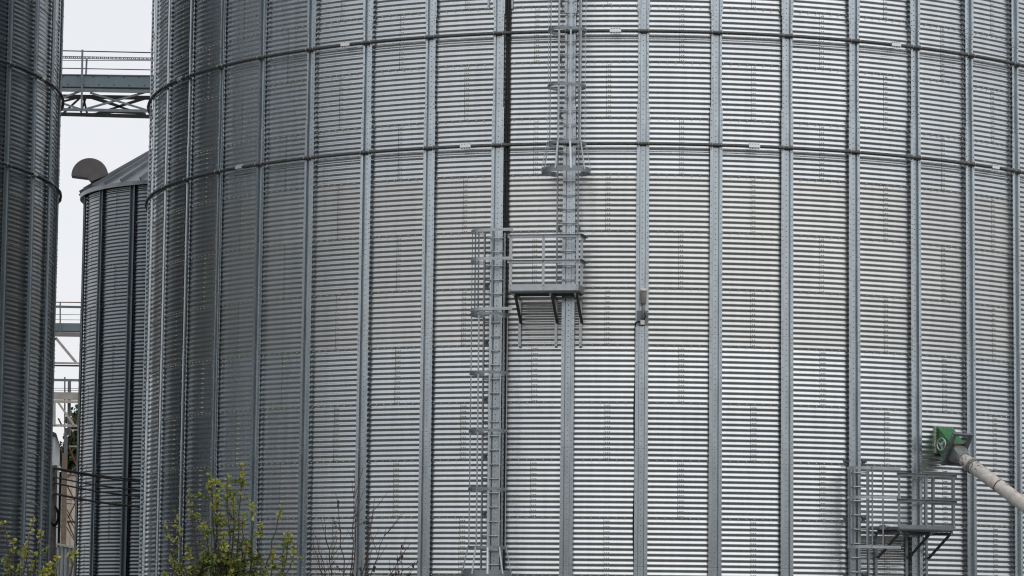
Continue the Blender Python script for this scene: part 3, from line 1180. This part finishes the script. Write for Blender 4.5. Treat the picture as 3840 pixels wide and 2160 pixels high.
def sqr(c, h, n=24):
    out = []
    for i in range(n):
        t = 2 * PI * (i + .5) / n - PI * .75
        a, b_ = math.cos(t), math.sin(t)
        k = h / max(abs(a), abs(b_))
        out.append(c + (e1 * a + e2 * b_) * k)
    return out


m.quad_strip([sqr(G + axis * .04, hw - .01), sqr(G + axis * .10, hw - .01), circ(G + axis * .26, .145)])
m.build('transition', M_GALVD, root)

# the long white spout
P0w = FC.base + FC.t * (G + axis * .24).x + FC.o * -(G + axis * .24).y
P0w = Vector((P0w.x, P0w.y, (G + axis * .24).z + zf0))
ox2, oz2 = FC.hit(2.35, *px(1835, 803))
P1w = FC.base + FC.t * ox2 + FC.o * 2.35
P1w.z = oz2
dirw = (P1w - P0w).normalized()
LEN = (P0w.z - .35) / -dirw.z
root = empty('grain_spout', P0w, 0, 'long white round grain pipe with rust streak sloping down from the green chute', 'pipe')
zax = dirw
yax = (Vector((0, 0, 1)) - zax * zax.z).normalized()
xax = yax.cross(zax)
RM = Matrix((xax, yax, zax)).transposed().to_4x4()
root.matrix_world = Matrix.Translation(P0w) @ RM
m = MB()
m.tube([(0, 0, t) for t in (0, .3, .75, 1.2, 2.5, LEN)], [.138, .138, .138, .136, .136, .136], 28)
m.build('pipe', M_SPOUT, root)
for t, r_, l_ in ((.03, .150, .03), (.30, .158, .035), (.345, .158, .035)):
    m = MB()
    m.tube([(0, 0, t - l_ / 2), (0, 0, t + l_ / 2)], r_, 28)
    for i in range(10):
        u = Vector((math.cos(PI * i / 5), math.sin(PI * i / 5), 0))
        m.bolt(u * r_ + Vector((0, 0, t)), u, .012, .012, 1)
    m.build('pipe_collar', [M_CONC, M_SBOLT], root)
m = MB()
m.tube([(0, 0, 1.14), (0, 0, 1.165)], .1405, 28)
m.build('weld_ring', M_RUST, root)

# ------------------------------------------------------------------ upper catwalk behind the gap
YC = 105.0
c0 = lambda x, y: (x / 2.0125, y / 2.0125)


def truss_pt(x, y, dy=0.0):
    p = at(*c0(x, y), YC)
    return Vector((p.x, p.y + dy, p.z))


root = empty('conveyor_catwalk', at(*c0(800, 830), YC), 0, 'steel conveyor bridge with railing spanning the gap high between the silos', 'catwalk')
BO = root.location.copy()


def tp(x, y, dy=0.0):
    """point on the bridge: photo position of its near side, dy metres further back"""
    return at(*c0(x, y), YC + dy) - BO


XL, XR = 300, 1320                       # the bridge runs on behind both silos


def lin(x, ya, yb):                      # heights measured at x=475 and x=1125
    return ya + (yb - ya) * (x - 475) / 650.0


def member(name, ya, yb, w, t, mt, dy=0.0, x0=XL, x1=XR, m=None):
    mm = MB()
    mm.bar(tp(x0, lin(x0, ya, yb), dy), tp(x1, lin(x1, ya, yb), dy), w, t, (0, 0, 1))
    return mm.build(name, mt, root)


m = MB()
P, Q = tp(XL, lin(XL, 607, 615), .12), tp(XR, lin(XR, 607, 615), .12)
m.bar(P + Vector((0, .3, 0)), Q + Vector((0, .3, 0)), .40, .60, (0, 0, 1))
for s in (0.205, -.205):
    m.bar(P + Vector((0, .3, s)), Q + Vector((0, .3, s)), .03, .68, (0, 0, 1))
for i in range(9):
    x = XL + 60 + i * 115
    for yy in (-30, 30):
        m.bolt(tp(x + (40 if yy > 0 else 0), lin(x, 607, 615) + yy, .118), (0, -1, 0), .025, .02, 1)
m.build('conveyor_casing', [M_CASE, M_TRUSSD], root)
member('chord', 678, 690, .12, .05, M_TRUSS)
member('chord', 728, 738, .14, .06, M_TRUSSD, 1.2)
member('chord', 826, 838, .10, .05, M_TRUSS)
member('chord', 862, 880, .13, .06, M_TRUSSD, 1.2)
member('rail', 383, 397, .035, .035, M_TRUSSD)
member('rail', 515, 527, .03, .03, M_TRUSSD)
member('rail', 455, 458, .02, .02, M_TRUSSD, 1.2)
m = MB()
P, Q = tp(XL, lin(XL, 432, 444), .9), tp(XR, lin(XR, 432, 444), .9)
for s in (.035, -.035):
    m.bar(P + Vector((0, 0, s)), Q + Vector((0, 0, s)), .025, .015, (0, 0, 1))
n = 70
for i in range(n):
    c = P.lerp(Q, (i + .5) / n)
    m.bar(c - Vector((0, 0, .03)), c + Vector((0, 0, .03)), .055 if i % 2 else .03, .012, (1, 0, 0))
m.build('cable_tray', M_TRUSS, root)
for x, ya, yb, dy, wd in ((622, 375, 822, -.03, .065), (655, 440, 565, 1.15, .06), (1190, 390, 835, -.03, .065)):
    m = MB()
    m.bar(tp(x, ya, dy), tp(x - 6, yb, dy), wd, .04, (1, 0, 0))
    m.build('post', M_TRUSS, root)
for (xa, ya, xb, yb, dy, mt) in ((680, 700, 1110, 832, .03, M_TRUSS), (650, 822, 1118, 690, .05, M_TRUSS), (470, 740, 606, 688, .03, M_TRUSS), (470, 780, 600, 822, .05, M_TRUSS),
                                 (690, 740, 1100, 868, 0, M_TRUSSD), (690, 868, 1118, 738, 0, M_TRUSSD), (628, 728, 660, 870, 0, M_TRUSSD), (650, 728, 610, 850, 0, M_TRUSSD), (300, 690, 470, 780, .03, M_TRUSS),
                                 (475, 765, 600, 735, 0, M_TRUSSD), (470, 862, 600, 742, 0, M_TRUSSD), (680, 722, 900, 800, .6, M_TRUSSD), (900, 800, 1120, 728, .6, M_TRUSSD), (690, 862, 860, 846, .5, M_TRUSSD), (860, 846, 1100, 858, .5, M_TRUSSD)):
    m = MB()
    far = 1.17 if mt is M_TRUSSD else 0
    P, Q = tp(xa, ya, dy + far), tp(xb, yb, dy + far)
    m.bar(P, Q, .07, .04, (0, 0, 1))
    m.build('brace', mt, root)
# ------------------------------------------------------------------ lower catwalk and frame further back
def c1(x, y):
    return (x / 2.0125, 720 + y / 2.0125)


def c2(x, y):
    return (x / 2.0125, 1440 + y / 2.0125)


def bars_thing(name, label, cat, Y, conv, base, items):
    B = at(*conv(*base), Y)
    root = empty(name, B, 0, label, cat)
    for (pn, mt, w_, t_, dy, segs) in items:
        m = MB()
        for (xa, ya, xb, yb) in segs:
            P, Q = at(*conv(xa, ya), Y) - B, at(*conv(xb, yb), Y) - B
            P.y += dy
            Q.y += dy
            d = (Q - P)
            m.bar(P, Q, w_, t_, (1, 0, 0) if abs(d.z) > abs(d.x) else (0, 0, 1))
        m.build(pn, mt, root)
    return root


bars_thing('conveyor_catwalk', 'lower conveyor bridge with beige diagonal brace, left of the smaller silo', 'catwalk', 118.0, c1, (500, 1305), [
    ('rail', M_RUST, .035, .035, 0, [(300, 830, 760, 836)]),
    ('cable_tray', M_TRUSS, .09, .03, .3, [(300, 857, 760, 866)]),
    ('rail', M_TRUSSD, .018, .018, 0, [(300, 923, 760, 928)]),
    ('rail', M_TRUSSD, .018, .018, .9, [(300, 946, 760, 950)]),
    ('conveyor_casing', M_CASE, .30, .5, .3, [(300, 1016, 760, 1020)]),
    ('post', M_TRUSS, .05, .04, -.02, [(455, 835, 455, 1055)]),
    ('chord', M_VENT, .17, .1, 0, [(300, 1072, 760, 1078)]),
    ('brace', M_BEIGE, .10, .06, .06, [(418, 1100, 580, 1295), (250, 1295, 418, 1100)]),
    ('chord', M_BEIGE, .07, .06, 0, [(300, 1288, 760, 1296)]),
    ('chord', M_BRACE, .06, .06, .12, [(300, 1306, 760, 1312)]),
])
bars_thing('steel_gantry', 'rust streaked steel frame with a tall angle post, low in the gap between the silos', 'gantry', 124.0, c2, (500, 1180), [
    ('cable_tray', M_TRUSS, .10, .03, .3, [(300, -36, 760, -30)]),
    ('rail', M_TRUSSD, .018, .018, 0, [(300, 30, 760, 36), (300, 45, 760, 51)]),
    ('beam', M_RUSTB, .29, .2, 0, [(300, 88, 760, 94)]),
    ('post', M_TRUSSD, .05, .05, .5, [(476, -60, 476, 330)]),
    ('post', M_GALVD, .13, .06, .3, [(516, -30, 512, 385)]),
    ('post', M_GALVD, .13, .06, .2, [(492, 330, 490, 520)]),
    ('post', M_RUSTC, .20, .15, .1, [(486, 520, 476, 1280)]),
    ('chord', M_BEIGE, .11, .08, -.05, [(300, 130, 760, 138)]),
    ('chord', M_BEIGE, .09, .08, -.05, [(300, 312, 760, 318)]),
    ('chord', M_BEIGE, .06, .06, .8, [(480, 336, 760, 340), (500, 462, 760, 466)]),
    ('post', M_BEIGE, .09, .08, -.12, [(414, 138, 414, 312)]),
    ('brace', M_BEIGE, .08, .05, -.1, [(440, 138, 562, 312)]),
    ('brace', M_RUST, .06, .05, .75, [(420, 250, 450, 312), (570, 220, 500, 310), (500, 465, 560, 610), (560, 610, 490, 700)]),
    ('brace', M_RUST, .05, .04, .6, [(495, 1010, 555, 890), (495, 1040, 555, 1180), (490, 760, 560, 900)]),
    ('cable', M_CABLE, .03, .03, .3, [(488, 930, 560, 1060), (488, 960, 560, 1100), (488, 1070, 560, 1190), (488, 900, 560, 905), (488, 870, 560, 872), (410, 940, 470, 950), (410, 1050, 470, 1075), (410, 1080, 470, 1085)]),
    ('beam', M_RUST, .09, .08, .55, [(490, 1035, 600, 1040)]),
])


# ------------------------------------------------------------------ buildings seen through the gap
def ribbed(m, A, B, z0, z1, pitch=.22, d=.03, mi=0):
    """vertical ribbed cladding between ground points A and B"""
    A, B = Vector(A), Vector(B)
    n = max(2, int((B - A).length / pitch))
    t = (B - A).normalized()
    nr = Vector((t.y, -t.x, 0)) * d
    top, bot = [], []
    for i in range(n):
        for fr_, o in ((0, 0), (.5, 0), (.6, 1), (.9, 1)):
            p = A.lerp(B, (i + fr_) / n) + nr * o
            bot.append((p.x, p.y, z0))
            top.append((p.x, p.y, z1))
    m.quad_strip([bot, top], closed=False, m=mi)


def shed(label, Y, conv, poly, base, matw, depth, roof_mat, name='metal_shed'):
    """gable end given by photo points, standing Y metres away, running back `depth` metres"""
    B = at(*conv(*base), Y)
    B.z = 0
    kx = B.x / B.y
    root = empty(name, B, 0, label, 'shed')
    pts = [at(*conv(*p), Y) - B for p in poly]
    m = MB()
    # front cladding: clip ribs under the roof line
    xs = np.arange(pts[0].x, pts[-1].x, .11)
    prof = [(p.x, p.z) for p in pts]
    bot, top = [], []
    for i, x in enumerate(xs):
        zt_ = np.interp(x, [p[0] for p in prof], [p[1] for p in prof])
        y = -.03 if (i % 3 == 0) else 0.0
        bot.append((x, y, 0))
        top.append((x, y, zt_))
    m.quad_strip([bot, top], closed=False)
    m.quad_strip([[(pts[-1].x, 0, 0), (pts[-1].x + kx * depth, depth, 0)], [(pts[-1].x, 0, pts[-1].z), (pts[-1].x + kx * depth, depth, pts[-1].z)]], closed=False)
    m.quad_strip([[(pts[0].x, 0, 0), (pts[0].x + kx * depth, depth, 0)], [(pts[0].x, 0, pts[0].z), (pts[0].x + kx * depth, depth, pts[0].z)]], closed=False)
    m.build('wall', matw, root)
    m = MB()
    for i in range(len(pts) - 1):
        p, q = pts[i], pts[i + 1]
        up_ = Vector((0, 0, .12))
        m.quad_strip([[p + Vector((0, -.15, .03)), q + Vector((0, -.15, .03)), q + Vector((0, -.15, .15)), p + Vector((0, -.15, .15))],
                      [p + Vector((kx * depth, depth, .03)), q + Vector((kx * depth, depth, .03)), q + Vector((kx * depth, depth, .15)), p + Vector((kx * depth, depth, .15))]], cap=True)
    m.build('roof', roof_mat, root)
    return root


gs = shed('grey ribbed metal shed with dark gable edge, behind the concrete utility pole', 130.0, c2,
     [(120, 500), (405, 388), (428, 400), (468, 530), (470, 540)], (400, 1300), M_SHED, 14, M_DARKTRIM)
shed('ivory ribbed metal building with pale roof, behind the rusty frame in the gap', 138.0, c2,
     [(440, 688), (470, 688), (600, 690), (700, 690)], (540, 1300), M_IVORY, 12, M_SHED)
# low grey fence in front
Bf = at(*c2(470, 1240), 96.0)
Bf.z = 0
root = empty('metal_fence', Bf, 0, 'low wall of grey ribbed sheets with pale capping, at the foot of the gap', 'fence')
m = MB()
pA, pB = at(*c2(200, 1120), 96.0), at(*c2(552, 1235), 98.0)
zc_ = pB.z
ribbed(m, (pA.x - Bf.x, pA.y - Bf.y, 0), (pB.x - Bf.x, pB.y - Bf.y, 0), 0, zc_, .18, .03)
m.build('panel', M_SHED, root)
m = MB()
m.bar((pA.x - Bf.x, pA.y - Bf.y - .02, zc_ + .25), (pB.x - Bf.x, pB.y - Bf.y - .02, zc_), .07, .12, (0, 0, 1))
m.build('capping', M_WHITE, root)
m = MB()
ribbed(m, (pA.x - Bf.x, pA.y - Bf.y + .06, 0), (pB.x - Bf.x, pB.y - Bf.y + .06, 0), zc_ - .02, zc_ + .0, .18, .03)

# utility pole with insulators and a coil of cable
YP = 88.0
pp = at(*c2(398, 640), YP)
pb = at(*c2(388, 1300), YP)
pole = empty('utility_pole', (pb.x, YP, 0), 0, 'weathered concrete utility pole with wire brackets and a hanging coil of cable', 'pole')
m = MB()
m.tube([(0, 0, 0), (0, 0, pp.z + .1)], [.14, .105], 12)
m.build('shaft', M_CONC, pole)
wires_y = [(630, 722), (640, 738), (702, 800), (745, 848), (826, 926)]
for (ya, yb) in wires_y:
    if ya == 640:
        continue
    p = at(*c2(410, ya), YP) - Vector((pb.x, YP, 0))
    m = MB()
    m.bar((0, -.10, p.z - .06), (p.x + .02, -.14, p.z - .06), .05, .04, (0, 0, 1))
    m.tube([(p.x, -.14, p.z - .05), (p.x, -.14, p.z + .03)], [.045, .03], 8)
    m.build('insulator', M_CONC, pole)
p = at(*c2(430, 1000), YP) - Vector((pb.x, YP, 0))
m = MB()
for j in range(5):
    R_ = .17 + .012 * j
    m.tube([(p.x - .05 + R_ * .55 * math.cos(t), -.20 + .012 * j, p.z + R_ * 1.35 * math.sin(t)) for t in np.linspace(-2.4, 1.7, 18)], .014, 5)
m.build('cable_coil', M_CABLE, pole)
wl = ['topmost of the black wires crossing the smaller silo', 'second black wire crossing the smaller silo, close under the topmost',
      'third black wire from the top crossing the smaller silo', 'fourth black wire from the top crossing the smaller silo', 'lowest and thickest black wire crossing the smaller silo']
for i, (ya, yb) in enumerate(wires_y):
    A = at(*c2(404, ya), YP - .16)
    Bq = at(*c2(1048, yb), 85.6)
    Cq = Bq + (Bq - A) * 3.0
    pts = []
    for t in np.linspace(0, 1, 40):
        s = t * 4
        q = A + (Bq - A) * s
        q.z -= .045 * math.sin(PI * min(1, s)) if s <= 1 else 0
        q.z += .12 * max(0, s - 1) ** 2 * .3
        pts.append(q - A)
    m = MB()
    m.tube(pts, [.026, .019, .022, .024, .032][i], 6)
    o = m.build('overhead_wire', M_CABLE)
    o.location = A
    tag(o, wl[i], 'wire', 'overhead wires in the gap')
# far pole that carries the other end, hidden behind the big silo
# ------------------------------------------------------------------ vegetation
def leaf_arrays(P, D, S):
    """folded two-face leaves: P base, D direction, S size"""
    n = len(P)
    D = D / np.linalg.norm(D, axis=1, keepdims=True)
    rnd = rng.normal(size=(n, 3))
    A = np.cross(D, rnd)
    A /= np.linalg.norm(A, axis=1, keepdims=True)
    B = np.cross(D, A)
    S = S[:, None]
    v0 = P
    v1 = P + D * S * .32 + A * S * .34 + B * S * .10
    v1b = P + D * S * .70 + A * S * .27 + B * S * .07
    v2 = P + D * S + B * S * -.10
    v3 = P + D * S * .32 - A * S * .34 + B * S * .10
    v3b = P + D * S * .70 - A * S * .27 + B * S * .07
    V = np.stack([v0, v1, v1b, v2, v3b, v3], 1).reshape(-1, 3)
    i = np.arange(n)[:, None] * 6
    Q = np.stack([i + np.array([[0, 1, 2, 3]]), i + np.array([[0, 3, 4, 5]])], 1).reshape(-1, 4)
    return V, Q


def crown_mesh(name, P, D, S, hue, mt):
    V, Q = leaf_arrays(P, D, S)
    return arr_mesh(name, V, Q, [mt], np.zeros(len(Q), int), np.zeros(len(Q), bool), {'hue': np.repeat(hue, 2)})


def shoot(a, b, bend, n=14):
    a, b = Vector(a), Vector(b)
    pts = []
    for t in np.linspace(0, 1, n):
        p = a.lerp(b, t) + Vector(bend) * math.sin(PI * t) + Vector((random.gauss(0, .012), random.gauss(0, .012), 0))
        pts.append(p)
    return pts


def leafy_tree(name, label, cat, Y, base_px, tips, fork, leaf=.067, dens=72, droop=0, leafmat=None, start=.15, spread=.22, group=None):
    bx = at(*base_px, Y)
    B = Vector((bx.x, Y, 0))
    root = empty(name, B, 0, label, cat, group)
    fk = at(*fork, Y) - B
    m = MB()
    m.tube([(0, 0, 0), Vector((fk.x * .5, 0, fk.z * .5)), fk], [.06, .05, .035], 8)
    LP, LD, LS, LH = [], [], [], []
    for (tx, ty, dy, dn) in tips:
        tip = at(tx, ty, Y) - B
        tip.y += dy
        st = fk + Vector((random.uniform(-.05, .05), random.uniform(-.05, .05), random.uniform(-.5, .1)))
        L_ = (tip - st).length
        pts = shoot(st, tip, Vector(((tip.x - fk.x) * .18 + random.gauss(0, .04), random.gauss(0, .06), L_ * -.02)))
        m.tube(pts, [.017 * (1 - i / 14) + .004 for i in range(14)], 5)
        ntw = int(L_ * 10 * dn)
        for k in range(ntw):
            t = start + (1 - start) * random.random() ** 1.15
            if t > .62 and random.random() < .45:
                continue                   # leaders stay half bare
            p = pts[min(13, int(t * 13))].lerp(pts[min(13, int(t * 13) + 1)], random.random())
            ln = (spread + .22 * random.random()) * (1.15 - .80 * t)
            d = Vector((random.gauss(0, 1), random.gauss(0, 1), random.uniform(.1, 1.1))).normalized()
            tw = [p, p + d * ln * .5 + Vector((0, 0, .01)), p + d * ln + Vector((0, 0, .04))]
            m.tube(tw, [.005, .004, .002], 4, cap=False)
            nl = int(dens * ln * random.uniform(.6, 1.3)) + 1
            tone = random.gauss(0, .10)
            for _ in range(nl):
                sx = random.random() ** .7
                q = p.lerp(tw[2], sx)
                LP.append(q)
                LD.append(d * .4 + Vector((random.gauss(0, .8), random.gauss(0, .8), random.gauss(-.35, .5))))
                LS.append(leaf * random.uniform(.6, 1.25))
                tipness = max(0, t - .55) * 1.0
                LH.append(min(1, max(0, random.gauss(.27 + tipness * .8, .13) + tone) + (.5 if random.random() < .02 else 0)))
        for _ in range(int(20 * dn)):      # rosette at the tip
            t = random.random() ** 1.4
            q = pts[-1].lerp(pts[-3], t)
            LP.append(q)
            LD.append(Vector((random.gauss(0, .8), random.gauss(0, .8), random.gauss(.25, .6))))
            LS.append(leaf * random.uniform(.6, 1.2))
            LH.append(min(1, max(0, random.gauss(.74, .15))))
    m.build('trunk', M_BARK, root)
    P = np.array([list(p) for p in LP])
    o = link('crown', crown_mesh('crown', P, np.array([list(p) for p in LD]), np.array(LS), np.array(LH), leafmat or M_LEAF), root)
    return root


YT = 44.0
tips = [(905, 1745, 0, 1.0), (846, 1783, .1, 1.1), (795, 1806, -.1, 1.3), (712, 1836, .1, .8), (662, 1920, -.2, .8), (618, 1962, .1, .8), (870, 1850, .2, 1.2), (820, 1880, -.25, 1.4),
        (946, 1880, -.1, .9), (908, 1930, .15, 1.3), (1052, 1902, .1, .5), (985, 1962, -.2, 1.0), (1080, 2000, .1, .9), (1105, 2075, -.1, .9), (1020, 2050, .2, 1.2), (760, 1960, .2, 1.2),
        (700, 2050, -.1, 1.2), (640, 2080, .15, 1.0), (612, 2150, 0, .8), (850, 2000, -.3, 1.5), (930, 2040, -.2, 1.4), (780, 2080, .3, 1.3), (1000, 2130, .1, 1.3), (880, 2110, -.1, 1.4), (715, 2140, .1, 1.2)]
leafy_tree('young_tree', 'largest leafy young tree with upright yellow green shoots, before the big silo', 'tree', YT, (850, 2600), tips, (850, 2380))
tips = [(12, 1955, 0, .5), (118, 1945, .1, .6), (160, 1990, -.1, .5), (40, 2025, .1, .8), (95, 2040, -.2, 1.0), (135, 2075, 0, .8), (20, 2090, .2, .9), (75, 2110, 0, 1.0), (110, 2140, 0, .9)]
leafy_tree('young_tree', 'thin leafy sapling in the bottom left corner, in front of the left silo', 'tree', YT + 1.5, (60, 2620), tips, (60, 2360), dens=26)
tips = [(286, 2055, 0, .7), (262, 2075, .1, .8), (215, 2090, 0, .8), (180, 2110, .1, .8), (160, 2135, 0, .9), (205, 2145, .1, .7)]
leafy_tree('young_tree', 'sparse leafy shoots reaching across the low grey fence near the bottom left', 'tree', YT + 2.5, (185, 2620), tips, (190, 2350), dens=22)


def bare_bush(label, Y, base_px, stems, leaves=0):
    B = at(*base_px, Y)
    B.z = 0
    root = empty('bare_shrub', B, 0, label, 'shrub', 'leafless shrubs')
    m = MB()
    LP, LD, LS, LH = [], [], [], []
    for (x0_, y0_, tx, ty) in stems:
        a = at(x0_, y0_, Y) - B
        b_ = at(tx, ty, Y + random.uniform(-.3, .3)) - B
        pts = shoot(a, b_, (random.gauss(0, .06), random.gauss(0, .06), 0), 12)
        m.tube(pts, [.011 * (1 - i / 12) + .003 for i in range(12)], 5)
        for k in range(7):
            t = random.uniform(.3, .95)
            p = pts[int(t * 11)]
            d = (b_ - a).normalized() + Vector((random.gauss(0, .5), random.gauss(0, .4), random.gauss(.1, .3)))
            ln = random.uniform(.12, .5)
            tw = [p, p + d.normalized() * ln * .5, p + d.normalized() * ln + Vector((0, 0, .03))]
            m.tube(tw, [.005, .004, .0025], 4, cap=False)
            if random.random() < leaves:
                for _ in range(random.randint(1, 4)):
                    q = tw[1].lerp(tw[2], random.random())
                    LP.append(q)
                    LD.append(Vector((random.gauss(0, .4), random.gauss(0, .4), -1)))
                    LS.append(random.uniform(.04, .07))
                    LH.append(.0)
    m.build('branches', M_TWIG, root)
    if LP:
        link('dry_leaves', crown_mesh('dry_leaves', np.array([list(p) for p in LP]), np.array([list(p) for p in LD]), np.array(LS), np.array(LH), M_DRY), root)


bare_bush('leafless brown shrub with thin upright stems, right of the young tree', 46.0, (1290, 2620),
          [(1290, 2400, 1345, 1830), (1290, 2400, 1262, 1845), (1300, 2400, 1405, 1870), (1270, 2400, 1215, 1935), (1300, 2380, 1450, 1975), (1280, 2400, 1170, 2020), (1290, 2380, 1330, 1760),
           (1250, 2420, 1180, 1990), (1310, 2400, 1400, 1900)], .35)
bare_bush('low bare twigs with a few dry leaves hanging, left of the lower ladder', 46.5, (1400, 2620),
          [(1390, 2360, 1545, 2035), (1400, 2360, 1500, 2060), (1380, 2380, 1475, 2120)], .9)

# tall tree behind the sheds
YB = 165.0
Bt = at(*c2(560, 500), YB)
root = empty('poplar_tree', (Bt.x + .6, YB, 0), 0, 'dark green tree far behind, showing in the gap beside the smaller silo', 'tree')
m = MB()
zt_ = at(*c2(540, 180), YB).z
m.tube([(0, 0, 0), (.1, 0, zt_ * .5), (0, 0, zt_ * .95)], [.3, .2, .04], 8)
LP, LD, LS, LH = [], [], [], []
for k in range(150):
    z = zt_ * (.28 + .70 * random.random())
    t = (z / zt_ - .28) / .72
    rad = 1.9 * math.sin(PI * min(1, .12 + t * .88)) ** .6 * (1.05 - .45 * t)
    an = random.uniform(0, 2 * PI)
    c = Vector((math.cos(an) * rad * random.uniform(.5, 1), math.sin(an) * rad * random.uniform(.5, 1), z))
    m.tube([(0, 0, z - .5), c], [.04, .01], 4, cap=False)
    dk = random.gauss(.35, .18)
    for _ in range(110):
        LP.append(c + Vector((random.gauss(0, .22), random.gauss(0, .22), random.gauss(0, .3))))
        LD.append(Vector((random.gauss(0, 1), random.gauss(0, 1), random.gauss(0, 1))))
        LS.append(random.uniform(.14, .26))
        LH.append(min(1, max(0, dk + random.gauss(0, .15))))
m.build('trunk', M_BARK, root)
link('crown', crown_mesh('poplar_crown', np.array([list(p) for p in LP]), np.array([list(p) for p in LD]), np.array(LS), np.array(LH), M_LEAFD), root)

# ------------------------------------------------------------------ render settings
sc.view_settings.view_transform = 'Standard'
sc.view_settings.look = 'None'
sc.view_settings.exposure = 0
sc.view_settings.gamma = 1
sc.render.engine = 'CYCLES'
sc.cycles.pixel_filter_type = 'BLACKMAN_HARRIS'
sc.cycles.filter_width = 1.15
sc.cycles.max_bounces = 6
sc.cycles.glossy_bounces = 4
sc.cycles.use_denoising = True
try:
    sc.cycles.denoiser = 'OPENIMAGEDENOISE'
    sc.cycles.denoising_prefilter = 'ACCURATE'
except Exception:
    sc.cycles.use_denoising = False
